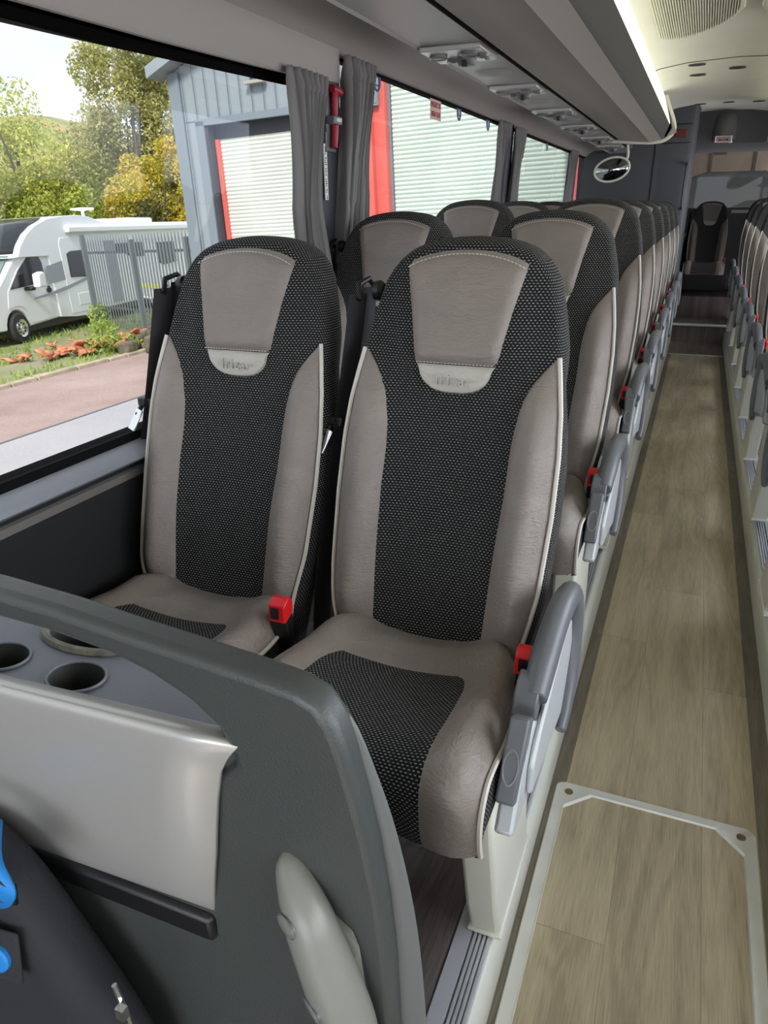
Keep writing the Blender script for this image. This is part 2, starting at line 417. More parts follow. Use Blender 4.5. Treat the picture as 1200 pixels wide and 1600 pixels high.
def seat_meshes(sx, text=True):
    """all meshes of one seat; sx=+1 aisle to the right (+x)"""
    out = {}
    # backrest shell
    mb = MB(); nu, nv = 26, 34
    def pt(u, v):
        U = u*2-1; h = -.12+(TOPH(U)+.12)*v
        hn = -.12+(.686+.12)*v
        return U*interp(hn, HW), h
    mb.grid(lambda u, v: S(*pt(u, v)), nu, nv, 0, lambda u, v: pt(u, v))
    idx = lambda i, j: j*(nu+1)+i
    loop = [(i, 0) for i in range(nu)]+[(nu, j) for j in range(nv)]+[(i, nv) for i in range(nu, 0, -1)]+[(0, j) for j in range(nv, 0, -1)]
    P2 = [pt(i/nu, j/nv) for i, j in loop]; n = len(loop)
    prev = [idx(i, j) for i, j in loop]
    cx, ch = 0, .28
    nrm = []
    for k in range(n):
        a = P2[k-1]; b = P2[(k+1) % n]; t = (b[0]-a[0], b[1]-a[1]); l = math.hypot(*t) or 1
        nrm.append((t[1]/l, -t[0]/l))
    for off, dep in ((.004, .003), (.008, .010), (.011, .022), (.012, .042), (.011, .065), (.007, .085), (-.002, .096)):
        vs = []; uvs = []
        for k in range(n):
            x = P2[k][0]+nrm[k][0]*off; h = P2[k][1]+nrm[k][1]*off
            f = F(*P2[k])*max(0, 1-dep/.03)
            vs.append((x, SB[0]+K*h-f+dep, SB[1]+h))
            side = abs(nrm[k][0]) > .6
            uvs.append((x+(dep if side else 0)*(1 if x > 0 else -1), h+(0 if side else dep)))
        o = len(mb.v); mb.v += vs
        for k, u_ in enumerate(uvs): mb.uv[o+k] = u_
        cur = list(range(o, o+n))
        for k in range(n):
            k2 = (k+1) % n; mb.f.append([prev[k], prev[k2], cur[k2], cur[k]]); mb.m.append(0)
        prev = cur
    mb.grid(lambda u, v: (lambda p: (p[0]*.97, SB[0]+K*p[1]+.096+.006*math.sin(PI*v), SB[1]+p[1]*.995))(pt(u, v)), 12, 14, 0, lambda u, v: pt(u, v), flip=True)
    out['backrest'] = (mb, FAB)
    # bolsters
    for sgn, nm in ((-1, 'l'), (1, 'r')):
        mb = MB(); H0, H1 = -.03, .488
        def bp(u, v, sgn=sgn):
            h = H0+(H1-H0)*v; xi = interp(h, INN); xo = interp(h, HW)+.001
            if xo < xi: xo = xi
            x = xi+(xo-xi)*u
            w = (xo-xi)/.09
            puff = .0015+.0085*math.sqrt(max(0, math.sin(PI*min(1, max(0, u)))))*min(1, w)
            if u == 0 or u == 1: puff = -.002
            if v > .999: puff = 0
            return S(sgn*x, h, puff)
        mb.grid(bp, 12, 40, 0)
        out['bolster_'+nm] = (mb, LEA)
        # piping along outer edge
        path = [Vector(S(sgn*(interp(h, HW)+.003), h, .004)) for h in [-.03+.52*k/34 for k in range(35)]]
        mb = MB(); mb.tube(path, .0042, 6); out['piping_'+nm] = (mb, PIP)
    # headrest pad and label pad
    def wv(h): return interp(h, [(.42, .060), (.435, .068), (.45, .072), (.47, .0765), (.56, .094), (.65, .115), (.68, .119)])
    th = lambda s: .664-.020*s*s-.004*abs(s)**6
    def hp(u, v):
        s = u*2-1; h = .47+(th(s)-.47)*v; x = s*wv(h)
        e = min(u, 1-u)*14; e2 = min(v, 1-v)*10
        puff = .004+.007*min(1, e)*min(1, e2)
        if u in (0, 1) or v in (0, 1): puff = -.001
        return S(x, h, puff)
    mb = MB(); mb.grid(hp, 22, 20, 0); out['headrest_pad'] = (mb, LEA)
    def lp(u, v):
        s = u*2-1; d = .052*(1-abs(s)**3.0)**.6 if abs(s) < 1 else 0
        h = .4695-d*v; x = s*(.0762-.012*v*abs(s)*.5)
        e = min(u, 1-u)*14; e2 = min(v*3, 1)*min(1, (1-v)*8)
        puff = .003+.006*min(1, e)*e2
        if u in (0, 1) or v in (0, 1): puff = -.001
        return S(x, h, puff)
    mb = MB(); mb.grid(lp, 22, 12, 0); out['label_pad'] = (mb, CRE)
    # stitching
    mb = MB()
    def dash(path):
        acc = 0
        for a, b in zip(path, path[1:]):
            d = Vector(b)-Vector(a); mb.tube([Vector(a)+d*.15, Vector(a)+d*.8], .0009, 4)
    dash([S((k/30*2-1)*wv(.655)*.94, th(k/30*2-1)-.007, .0115) for k in range(31)])
    out['stitching'] = (mb, STI); mb = MB()
    dash([S((k/22*2-1)*.073, .4735, .010) for k in range(23)])
    out['stitching2'] = (mb, STI)
    if text:
        me = text_mesh('Irizar', .029, extr=.0028, spacing=1.12)
        for v in me.vertices:
            x, h, e = v.co.x*1.0, v.co.y+.4435, v.co.z
            q = S(x*sx, h, .0105+e); v.co = (q[0], q[1], q[2])
        if sx < 0: me.flip_normals()
        out['lettering'] = (me, CRE)
    # cushion
    PR = [(.17, .50), (.14, .522), (.08, .53), (.0, .538), (-.08, .549), (-.16, .562), (-.215, .570), (-.25, .568), (-.272, .556), (-.284, .535), (-.287, .505), (-.283, .47), (-.272, .437)]
    PS = spline([(0, a, b) for a, b in PR], 3)
    def hwc(y):
        return interp(-y, [(-.17, .12), (-.15, .15), (-.13, .165), (-.09, .181), (-.03, .198), (.04, .209), (.15, .214), (.29, .212)])
    def cpt(i, U, off=0):
        p = PS[i]; y, z = p.y, p.z
        x = U*hwc(y if i < 20 else -.25); ax = abs(U)
        front = smoothstep(.56, .50, z) if y < -.2 else 0
        bulge = .018*math.exp(-((ax-.78)/.18)**2) - .010*math.exp(-(ax/.45)**2) - .022*smoothstep(.88, 1.0, ax)
        rear = .012*math.exp(-((y-.06)/.035)**2)
        t = PS[min(i+1, len(PS)-1)]-PS[max(i-1, 0)]; nn = Vector((0, t.z, -t.y)).normalized()
        amt = bulge*(1-.6*front)+rear*(1-smoothstep(.9, 1, ax))+off
        return Vector((x, y, z))+nn*amt
    n1 = len(PS)-1; nU = 24
    mb = MB()
    vs = [cpt(j, i/nU*2-1) for j in range(n1+1) for i in range(nU+1)]
    fs = [(j*(nU+1)+i, j*(nU+1)+i+1, (j+1)*(nU+1)+i+1, (j+1)*(nU+1)+i) for j in range(n1) for i in range(nU)]
    mb.add(vs, fs, 0)
    for sg in (-1, 1):
        col_i = 0 if sg < 0 else nU
        base = [vs[j*(nU+1)+col_i] for j in range(n1+1)]
        NR = 5; o = len(mb.v); 
        for r in range(NR+1):
            for j, p in enumerate(base):
                t = r/NR; zb = .43; q = Vector(p)
                z = p.z+(zb-p.z)*t; y = p.y+(max(-.262, min(.14, p.y))-p.y)*t
                x = p.x+sg*(.009*math.sin(PI*min(1, t*1.1))-.006*t)
                mb.v.append((x, y, z)); mb.uv[len(mb.v)-1] = (y, z)
        for r in range(NR):
            for j in range(n1):
                a = o+r*(n1+1)+j; mb.f.append([a, a+1, a+n1+2, a+n1+1]); mb.m.append(1)
    mb.add([(-.20, -.265, .432), (.20, -.265, .432), (.17, .15, .432), (-.17, .15, .432)], [(0, 1, 2, 3)], 2)
    out['cushion'] = (mb, [LEA, FAB, BLK])
    for sg in (-1, 1):
        mb = MB(); mb.tube([cpt(j, sg)+Vector((sg*.003, -.001, .001)) for j in range(1, n1+1)], .0042, 6)
        out['cushion_piping'+('l' if sg < 0 else 'r')] = (mb, PIP)
    # fabric insert on the cushion
    j0 = next(j for j, p in enumerate(PS) if p.y < .012)
    def ip(u, v):
        s = u*2-1; jf = j0+(n1-j0)*v; j = int(jf); fr = jf-j
        w = .64+.03*v
        if v < .12: w *= (1-(1-v/.12)**2.5*.16)
        a = cpt(j, s*w, .0025); b = cpt(min(j+1, n1), s*w, .0025); q = a+(b-a)*fr
        if u in (0, 1) or v in (0, 1):
            a = cpt(j, s*w, -.003); b = cpt(min(j+1, n1), s*w, -.003); q = a+(b-a)*fr
        return q
    L_ = [0]
    for j in range(j0, n1): L_.append(L_[-1]+(PS[j+1]-PS[j]).length)
    def iuv(u, v):
        jf = (n1-j0)*v; j = int(jf); fr = jf-j
        l = L_[j]+(L_[min(j+1, len(L_)-1)]-L_[j])*fr
        return ((u*2-1)*.135, -l)
    mb = MB(); mb.grid(ip, 20, 36, 0, iuv); out['cushion_insert'] = (mb, FAB)
    # seat belt on window side shoulder (-x)
    mb = MB(); mb.lathe([(0, 0), (.018, 0), (.02, .012), (.014, .02), (0, .02)], (-.195, .365, 1.115), 'x', 12)
    mb.tube([(-.215, .33, 1.10), (-.222, .35, 1.128), (-.216, .385, 1.135), (-.205, .40, 1.11)], .006, 8)
    out['belt_guide'] = (mb, BLK)
    def strap(pts, w, nrm_):
        m_ = MB(); P = spline(pts, 4); n_ = Vector(nrm_)
        vs = []
        for p in P: vs += [p-n_*w/2, p+n_*w/2]
        m_.add(vs, [(2*i, 2*i+1, 2*i+3, 2*i+2) for i in range(len(P)-1)])
        return m_
    m1 = strap([(-.217, .335, 1.11), (-.224, .29, .95), (-.232, .245, .80), (-.238, .20, .66), (-.238, .17, .55), (-.235, .15, .46)], .044, (.45, .89, 0))
    m2 = strap([(-.212, .385, 1.12), (-.222, .34, .95), (-.226, .28, .78), (-.222, .23, .62), (-.22, .2, .46)], .044, (.3, .95, 0))
    m1.add(m2.v, m2.f); out['belt_strap'] = (m1, BELT)
    mb = MB(); mb.box(-.262, -.224, .255, .285, .865, .885); mb.tube([(-.246, .25, .87), (-.252, .235, .85)], .006, 6)
    out['belt_tongue'] = (mb, BLK)
    mb = MB(); mb.add([(-.268, .22, .825), (-.25, .215, .82), (-.236, .235, .862), (-.254, .24, .867), (-.266, .223, .823), (-.248, .218, .818), (-.234, .238, .860), (-.252, .243, .865)], [(0, 1, 2, 3), (4, 7, 6, 5), (0, 4, 5, 1), (1, 5, 6, 2), (2, 6, 7, 3), (3, 7, 4, 0)])
    out['tongue_plate'] = (mb, CHR)
    # buckle at aisle-side hip
    mb = MB(); mb.box(.194, .226, .012, .038, .48, .566); out['buckle'] = (mb, BLK)
    mb = MB(); mb.prism([(.036, .566), (.038, .585), (.032, .60), (.020, .602), (.004, .592), (.002, .558), (.010, .556)], 'x', .193, .227)
    out['buckle_button'] = (mb, RED)
    mb = MB(); mb.add([(.2, .0005, .566), (.216, .0005, .566), (.216, .0025, .588), (.2, .0025, .588)], [(0, 1, 2, 3)]); mb.box(.2, .214, .0, .006, .566, .586); out['buckle_slot'] = (mb, BLK)
    # aisle-side hardware (x from .215 to .29)
    P_ = [(.244, -.092, .588), (.245, -.03, .622), (.247, .05, .642), (.250, .12, .645), (.254, .17, .632), (.259, .196, .594), (.263, .194, .54), (.266, .168, .475), (.267, .128, .425), (.266, .09, .398)]
    path = spline(P_, 6)
    rr = [interp(i/(len(path)-1), [(0, .019), (.1, .022), (.3, .0215), (.42, .0195), (.5, .0175), (.62, .0150), (.8, .0135), (1, .010)]) for i in range(len(path))]
    mb = MB(); mb.tube(path, rr, 14, flat=(1.0, 1.15)); mb.prism([(-.118, .570), (-.108, .556), (-.075, .556), (-.055, .575), (-.052, .605), (-.065, .618), (-.090, .614), (-.112, .595)], 'x', .216, .252)
    out['armrest'] = (mb, DGP)
    mb = MB()
    prof = [(-.245, .470), (-.235, .458), (-.19, .450), (-.08, .455), (.04, .44), (.12, .40), (.17, .44), (.19, .52), (.17, .60), (.10, .625), (.0, .60), (-.08, .575), (-.13, .565), (-.17, .555), (-.205, .52), (-.235, .475)]
    mb.prism(prof, 'x', .226, .252)
    mb.prism([(-.16, .47), (-.05, .455), (.06, .43), (.13, .415), (.17, .47), (.178, .54), (.15, .595), (.07, .603), (-.02, .58), (-.12, .55), (-.16, .52)], 'x', .252, .262)
    out['side_cover'] = (mb, LGP)
    mb = MB()
    mb.add([(.222, -.232, .508), (.250, -.232, .508), (.252, -.165, .606), (.224, -.165, .606), (.222, -.20, .49), (.250, -.20, .49), (.252, -.13, .585), (.224, -.13, .585)],
           [(0, 1, 2, 3), (4, 7, 6, 5), (0, 4, 5, 1), (1, 5, 6, 2), (2, 6, 7, 3), (3, 7, 4, 0)])
    out['recline_lever'] = (mb, DGP)
    mb = MB()
    c = Vector((.236, -.2035, .549)); t1 = Vector((1, 0, 0)); t2 = Vector((0, .067, .098)).normalized(); nn = t1.cross(t2)
    if nn.y > 0: nn = -nn
    for k, (rx, ry, d) in enumerate(((.0, 0, 0),)): pass
    ring = []; n = 18
    for rx, ry, d in ((.0115, .026, .0015), (.010, .023, .002), (.0085, .020, -.0), (.004, .01, -.0005)):
        for k in range(n):
            a = 2*PI*k/n; ring.append(c+t1*rx*math.cos(a)+t2*ry*math.sin(a)+nn*d)
    fs = [(i*n+k, i*n+(k+1) % n, (i+1)*n+(k+1) % n, (i+1)*n+k) for i in range(3) for k in range(n)]+[tuple(range(3*n, 4*n))]
    mb.add(ring, fs); out['finger_recess'] = (mb, LEDG)
    # pedestal
    mb = MB()
    prof = [(-.035, .0), (-.05, .03), (-.085, .12), (-.125, .26), (-.15, .34), (-.17, .432), (.12, .43), (.135, .30), (.17, .12), (.20, .03), (.21, .0)]
    mb.prism(prof, 'x', .150, .208)
    out['pedestal'] = (mb, WHT)
    mb = MB(); mb.box(.146, .212, -.045, .215, 0.0, .010); out['pedestal_foot'] = (mb, WHT)
    mb = MB(); mb.tube([(-.2, .0, .425), (.2, .0, .425)], .02, 8); mb.box(-.2, .16, -.12, .12, .40, .432); out['seat_frame'] = (mb, BLK)
    res = {}
    for k, (m_, mt) in out.items():
        if isinstance(m_, MB):
            if sx < 0: m_.mirror_x()
            res[k] = m_.mesh(k, mt)
        else:
            m_.materials.clear(); m_.materials.append(mt)
            res[k] = m_
            if sx < 0:
                for v in m_.vertices: v.co.x *= 1   # already placed mirrored
                for v in m_.vertices: v.co.x = v.co.x
    return res

def make_seat(meshes, aisle, text, label):
    t = thing('coach_seat', label, 'seat', (0, 0, 0))
    def part(nm, key, parent=t, bev=0, lab=None):
        if key not in meshes: return None
        o = link(nm, meshes[key], parent, bevel=bev)
        if lab: o['label'] = lab
        return o
    part('backrest', 'backrest', lab='black fabric backrest with small pale woven dashes')
    for s in 'lr':
        b = part('bolster', 'bolster_'+s); part('piping', 'piping_'+s, b, lab='cream piping')
    part('headrest_pad', 'headrest_pad')
    lp = part('label_pad', 'label_pad', lab='cream leather pad below the headrest')
    if text: part('lettering', 'lettering', lp)
    part('stitching', 'stitching'); part('stitching', 'stitching2')
    c = part('seat_cushion', 'cushion'); part('cushion_insert', 'cushion_insert', c, lab='black fabric insert with pale woven dashes'); part('piping', 'cushion_pipingl', c, lab='cream piping'); part('piping', 'cushion_pipingr', c, lab='cream piping')
    s = part('seat_belt', 'belt_strap', lab='black seat belt strap'); part('belt_guide', 'belt_guide', s); tg = part('belt_tongue', 'belt_tongue', s, .003)
    part('tongue_plate', 'tongue_plate', s, .001, lab='chrome belt tongue')
    b = part('buckle', 'buckle', bev=.004); part('release_button', 'buckle_button', b, .003, lab='red release button'); part('tongue_slot', 'buckle_slot', b)
    part('seat_frame', 'seat_frame')
    if aisle:
        part('armrest', 'armrest', bev=.003, lab='dark grey looped plastic armrest')
        sc = part('side_cover', 'side_cover', bev=.012, lab='light grey plastic side cover')
        rl = part('recline_lever', 'recline_lever', bev=.004, lab='dark grey recline lever'); part('finger_recess', 'finger_recess', rl)
        p = part('pedestal', 'pedestal', bev=.008, lab='white pedestal leg'); part('foot_plate', 'pedestal_foot', p, .003)
    return t

MR = seat_meshes(1); ML = seat_meshes(-1, text=True)
ORD = ['front', 'second', 'third', 'fourth', 'fifth', 'sixth', 'seventh', 'eighth']
PLAT = .12
DZ = [0, .042, .08, .08, .082, .085, .088, .09]
PITCH = .815
protoA = protoW = None
for r in range(8):
    y = 1.0+PITCH*r
    if protoA is None:
        protoA = make_seat(MR, True, True, ''); protoW = make_seat(MR, False, True, ''); a, w = protoA, protoW
    else: a, w = copy_tree(protoA), copy_tree(protoW)
    a.location = (-.382, y, PLAT+DZ[r]); w.location = (-.842, y, PLAT+DZ[r])
    pos = 'front row' if r == 0 else ORD[r]+' row from the front'
    if r == 0:
        la = 'taupe leather and black dotted fabric seat, nearest one beside the aisle, white pedestal below'
        lw = 'taupe leather and black dotted fabric seat, nearest one beside the window'
    else:
        la = f'taupe leather and black fabric seat left of the aisle, {ORD[r]} row back'
        lw = f'taupe leather and black fabric seat next to the left windows, {ORD[r]} row back'
    tag(a, la, 'seat', 'coach seats left of the aisle'); tag(w, lw, 'seat', 'coach seats along the left windows')
protoR = None
for k in range(8):
    y = 2.405+PITCH*k
    a = make_seat(ML, True, False, '') if protoR is None else copy_tree(protoR)
    if protoR is None: protoR = a
    a.location = (.56, y, PLAT+.03+.012*k)
    tag(a, f'coach seat right of the aisle, {["nearest", "second nearest", "third nearest", "fourth nearest", "fifth nearest", "sixth nearest", "second farthest", "farthest"][k]} one, its armrest toward the aisle', 'seat', 'coach seats right of the aisle')
# rear centre seat facing down the aisle
a = copy_tree(protoW); a.location = (.06, 9.72, .22)
tag(a, 'dark seat at the far end of the aisle, facing forward above the steps', 'seat', None)
if 'group' in a: del a['group']

# ------------------------------------------------------------------ floor, platforms, plinths
YF, YB = -2.6, 10.25
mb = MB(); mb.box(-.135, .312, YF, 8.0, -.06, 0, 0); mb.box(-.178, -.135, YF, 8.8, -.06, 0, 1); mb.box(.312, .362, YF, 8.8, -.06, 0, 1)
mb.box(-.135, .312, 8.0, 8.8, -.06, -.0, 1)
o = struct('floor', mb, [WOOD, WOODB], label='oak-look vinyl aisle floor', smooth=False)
mb = MB(); mb.box(-.178, .40, 8.80, 9.62, -.05, .19, 0)
struct('trim_1', mb, [WOODD], label='low vinyl step at the rear of the aisle', smooth=False)
mb = MB(); mb.box(-.178, .40, 9.40, 10.2, .19, .42, 0); struct('trim_2', mb, [WOODD], label='rear riser below the back seat', smooth=False)
mb = MB(); mb.box(-.178, .40, 8.775, 8.83, .175, .196); struct('trim_3', mb, ALU, .004, label='pale step nosing')
mb = MB(); mb.box(-.165, .35, 7.985, 8.01, 0, .004); struct('trim_4', mb, ALU, label='metal floor joint strip')
# platforms
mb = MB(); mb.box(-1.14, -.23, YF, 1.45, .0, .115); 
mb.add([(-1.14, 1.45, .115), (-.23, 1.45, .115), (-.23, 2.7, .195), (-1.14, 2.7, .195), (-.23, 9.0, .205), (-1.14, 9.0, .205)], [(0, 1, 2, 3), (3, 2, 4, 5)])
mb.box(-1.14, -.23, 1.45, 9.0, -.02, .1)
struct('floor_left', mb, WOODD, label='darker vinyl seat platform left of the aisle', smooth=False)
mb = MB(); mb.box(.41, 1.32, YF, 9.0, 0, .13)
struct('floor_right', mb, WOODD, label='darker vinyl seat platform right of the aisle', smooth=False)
# plinth trims: rounded white strip + grooved rail
def plinth(name, x, s, lab, rise):
    prof = [(x, 0.0), (x, .082), (x+s*.002, .094), (x+s*.006, .103), (x+s*.013, .110)]
    ys = [YF, 1.45, 2.7, 9.0] if rise else [YF, 9.0]
    dz = [0, 0, .08, .09] if rise else [.012, .012]
    mb = MB()
    full = prof+[(x+s*.02, .112), (x+s*.02, .0)]
    for (ya, za), (yb, zb) in zip(zip(ys, dz), zip(ys[1:], dz[1:])):
        n = len(full)
        vs = [(p[0], ya, p[1]+(za if p[1] > 0 else 0)) for p in full]+[(p[0], yb, p[1]+(zb if p[1] > 0 else 0)) for p in full]
        mb.add(vs, [(i, (i+1) % n, n+(i+1) % n, n+i) for i in range(n)])
    o = struct(name, mb, WHT, label=lab)
    mb = MB()
    g = [(x+s*.014, .106)]
    for k in range(4):
        xx = x+s*(.018+.0085*k); g += [(xx, .118), (xx+s*.005, .118), (xx+s*.0055, .109), (xx+s*.008, .109)]
    g += [(x+s*.054, .118), (x+s*.082, .1185), (x+s*.083, .100)]
    for (ya, za), (yb, zb) in zip(zip(ys, dz), zip(ys[1:], dz[1:])):
        n = len(g); vs = [(p[0], ya, p[1]+za) for p in g]+[(p[0], yb, p[1]+zb) for p in g]
        mb.add(vs, [(i, i+1, n+i+1, n+i) for i in range(n-1)])
    r = build('rail', mb, ALR, o, smooth=False); r['label'] = 'ribbed aluminium seat rail'
    return o
plinth('trim_5', -.172, -1, 'white rounded plinth strip along the left of the aisle', True)
plinth('trim_6', .358, 1, 'white rounded plinth strip along the right of the aisle', False)

# floor hatch
t = thing('floor_hatch', 'rectangular floor hatch with chamfered aluminium frame set in the aisle floor', 'hatch', (0, 0, 0))
x0, x1, y0, y1 = -.158, .310, .35, 1.545
def rrect(x0, x1, y0, y1, r, n=5):
    out = []
    for cx, cy, a0 in ((x1-r, y0+r, -90), (x1-r, y1-r, 0), (x0+r, y1-r, 90), (x0+r, y0+r, 180)):
        for k in range(n+1):
            a = math.radians(a0+90*k/n); out.append((cx+r*math.cos(a), cy+r*math.sin(a)))
    return out
def chamf(x0, x1, y0, y1, c, n=5):
    out = []
    for cx, cy, p, q in ((x1, y0, (-c, 0), (0, c)), (x1, y1, (0, -c), (-c, 0)), (x0, y1, (c, 0), (0, -c)), (x0, y0, (0, c), (c, 0))):
        for k in range(n+1):
            tt = k/n; tt2 = tt
            bx = cx+p[0]*(1-tt)+q[0]*tt; by = cy+p[1]*(1-tt)+q[1]*tt
            out.append((bx, by))
    return out
outer = rrect(x0, x1, y0, y1, .018); inner = chamf(x0+.030, x1-.030, y0+.03, y1-.028, .062)
mb = MB(); n = len(outer)
def ringv(L, z): return [(a, b, z) for a, b in L]
mid_o = [(a+(b_-a)*.08, c+(d-c)*.08) for (a, c), (b_, d) in zip(outer, inner)]; mid_i = [(a+(b_-a)*.88, c+(d-c)*.88) for (a, c), (b_, d) in zip(outer, inner)]
vs = ringv(outer, 0.0)+ringv(mid_o, .0045)+ringv(mid_i, .0045)+ringv([(a+(b_-a)*.93, c+(d-c)*.93) for (a, c), (b_, d) in zip(outer, inner)], .0065)+ringv(inner, .0005)
mb.add(vs, [(r*n+i, r*n+(i+1) % n, (r+1)*n+(i+1) % n, (r+1)*n+i) for r in range(4) for i in range(n)])
build('frame', mb, ALU, t)
mb = MB(); mb.add(ringv(inner, .001), [tuple(range(n))]); build('panel', mb, WOOD, t, smooth=False)
for sx_, sy_ in ((x0+.034, y1-.034), (x1-.034, y1-.034), (x0+.034, y0+.034), (x1-.034, y0+.034)):
    mb = MB(); mb.lathe([(0, .004), (.0105, .004), (.0105, .0055), (.007, .006), (.0065, .0048), (0, .0048)], (sx_, sy_, 0), 'z', 18)
    build('screw', mb, mat('brass_screw', (.28, .22, .13), .35, metal=.8) if 'brass_screw' not in MATS else MATS['brass_screw'], t)

# ------------------------------------------------------------------ body shell
XL, XR = -1.12, 1.32
def rowpanel(name, x, s, y0, y1, lab):
    mb = MB()
    mb.sheet([(x, .0), (x+s*.04, .02), (x+s*.04, .846)], 'y', y0, y1, 0)
    mb.sheet([(x+s*.036, .846), (x+s*.044, .848), (x+s*.044, .864), (x+s*.036, .867)], 'y', y0, y1, 1)
    mb.sheet([(x+s*.036, .867), (x+s*.036, .884)], 'y', y0, y1, 0)
    mb.sheet([(x+s*.036, .884), (x+s*.064, .888), (x+s*.071, .895), (x+s*.069, .904), (x+s*.060, .911), (x+s*.036, .920), (x+s*.032, .922)], 'y', y0, y1, 2)
    mb.sheet([(x+s*.032, .922), (x+s*.030, .940), (x+s*.0, .932), (x-s*.03, .932), (x-s*.04, .0)], 'y', y0, y1, 3)
    return struct(name, mb, [WALLD, STRP, LEDGE, RUB], label=lab)
rowpanel('wall_left', XL, 1, YF, 9.0, 'charcoal side panel with grey ledge below the left windows')
rowpanel('wall_right', XR, -1, YF, 10.3, 'charcoal side panel below the right windows')
# window glass and pillars, left
def pane(name, ya, yb, x, z0, z1, xt, lab, g=None):
    mb = MB(); mb.add([(x, ya, z0), (x, yb, z0), (xt, yb, z1), (xt, ya, z1)], [(0, 1, 2, 3)])
    o = struct(name, mb, g or GLS, label=lab, smooth=False); return o
WINS = [(-2.5, 2.10), (2.24, 4.36), (4.50, 6.72), (6.86, 7.45)]
def black_frame(parent, ya, yb, x, xt, z0, z1, s):
    mb = MB()
    mb.box(x-.012, x+.012, ya, yb, z0-.02, z0-.012); mb.box(xt-.012, xt+.012, ya, yb, z1-.012, z1+.01)
    for y in (ya, yb):
        mb.add([(x-.01, y-.012, z0), (x+.014, y-.012, z0), (x+.014, y+.012, z0), (x-.01, y+.012, z0), (xt-.01, y-.012, z1), (xt+.014, y-.012, z1), (xt+.014, y+.012, z1), (xt-.01, y+.012, z1)],
               [(0, 1, 2, 3), (4, 7, 6, 5), (0, 4, 5, 1), (1, 5, 6, 2), (2, 6, 7, 3), (3, 7, 4, 0)])
    build('window_frame', mb, RUB, parent)
for i, (ya, yb) in enumerate(WINS):
    zt = 1.80
    o = pane(f'window_{i+1}', ya, yb, -1.118, .925, zt, -1.075, ['large side window nearest on the left, trees and motorhome behind', 'side window behind the second curtain pair', 'third side window on the left', 'short rear side window on the left'][i])
    black_frame(o, ya, yb, -1.118, -1.075, .945, zt, 1)
for i, (ya, yb) in enumerate([(-2.3, -.2), (-.05, 2.1), (2.24, 4.36), (4.5, 6.72), (6.86, 9.0)]):
    o = pane(f'window_{i+5}', ya, yb, 1.318, .925, 1.80, 1.275, 'side window on the right', GLC)  # right panes made clear, not tinted, to let more daylight in
    black_frame(o, ya, yb, 1.318, 1.275, .945, 1.80, 1)
mb = MB()
for y0_, y1_ in ((2.10, 2.24), (4.36, 4.50), (6.72, 6.86)):
    mb.add([(-1.15, y0_, .92), (-1.075, y0_, .92), (-1.075, y1_, .92), (-1.15, y1_, .92), (-1.10, y0_, 1.85), (-1.045, y0_, 1.85), (-1.045, y1_, 1.85), (-1.10, y1_, 1.85)],
           [(0, 1, 2, 3), (4, 7, 6, 5), (0, 4, 5, 1), (1, 5, 6, 2), (2, 6, 7, 3), (3, 7, 4, 0)])
struct('trim_7', mb, CABD, .006, label='dark window pillars on the left')
mb = MB()
for y0_, y1_ in ((-.2, -.05), (2.10, 2.24), (4.36, 4.50), (6.72, 6.86)): mb.box(1.27, 1.34, y0_, y1_, .92, 1.85)
struct('trim_8', mb, CABD, .006, label='dark window pillars on the right')
# cove between window head and service strip, both sides
def cove(name, m, lab, y1):
    mb = MB(); f = lambda x: m+(x if m == 0 else -x)
    pr = [(-1.10, 1.90), (-1.085, 1.80), (-1.062, 1.797), (-1.050, 1.803), (-1.035, 1.822), (-.99, 1.842), (-.90, 1.845), (-.85, 1.822), (-.842, 1.815)]
    P = [((x if m == 0 else m-x), z) for x, z in pr]
    mb.sheet(P, 'y', YF, y1, 0); return struct(name, mb, PELM, label=lab)
cove('trim_9', 0, 'beige grey cove above the left windows', 7.4)
cove('trim_10', .2, 'beige grey cove above the right windows', 9.3)
mb = MB()
pel = [(-1.044, 1.828), (-1.046, 1.70), (-1.052, 1.692), (-1.064, 1.692)]
ysP = [-2.5, -1.0, .6, 1.0, 1.4, 1.8, 2.05, 2.232]; dzP = [-.03, -.02, -.008, .0, .005, .015, .024, .030]
n = 4; vs = []
for y, d in zip(ysP, dzP): vs += [(px_, y, z+(d if z < 1.8 else 0)) for px_, z in pel]
mb.add(vs, [(j*n+i, j*n+i+1, (j+1)*n+i+1, (j+1)*n+i) for j in range(len(ysP)-1) for i in range(3)])
mb.add([(-1.044, 2.232, 1.828), (-1.046, 2.232, 1.73), (-1.09, 2.232, 1.73), (-1.09, 2.232, 1.828)], [(0, 1, 2, 3)])
struct('trim_11', mb, PELM, label='curved pelmet over the nearest left window')
mb = MB(); 
mb.add([(-1.083, -2.5, 1.80), (-1.083, 2.1, 1.80), (-1.085, 2.1, 1.695), (-1.086, 1.2, 1.668), (-1.086, .6, 1.655), (-1.086, -2.5, 1.64)], [tuple(range(6))])
struct('trim_12', mb, BLK, label='black printed band at the top of the nearest left window', smooth=False)

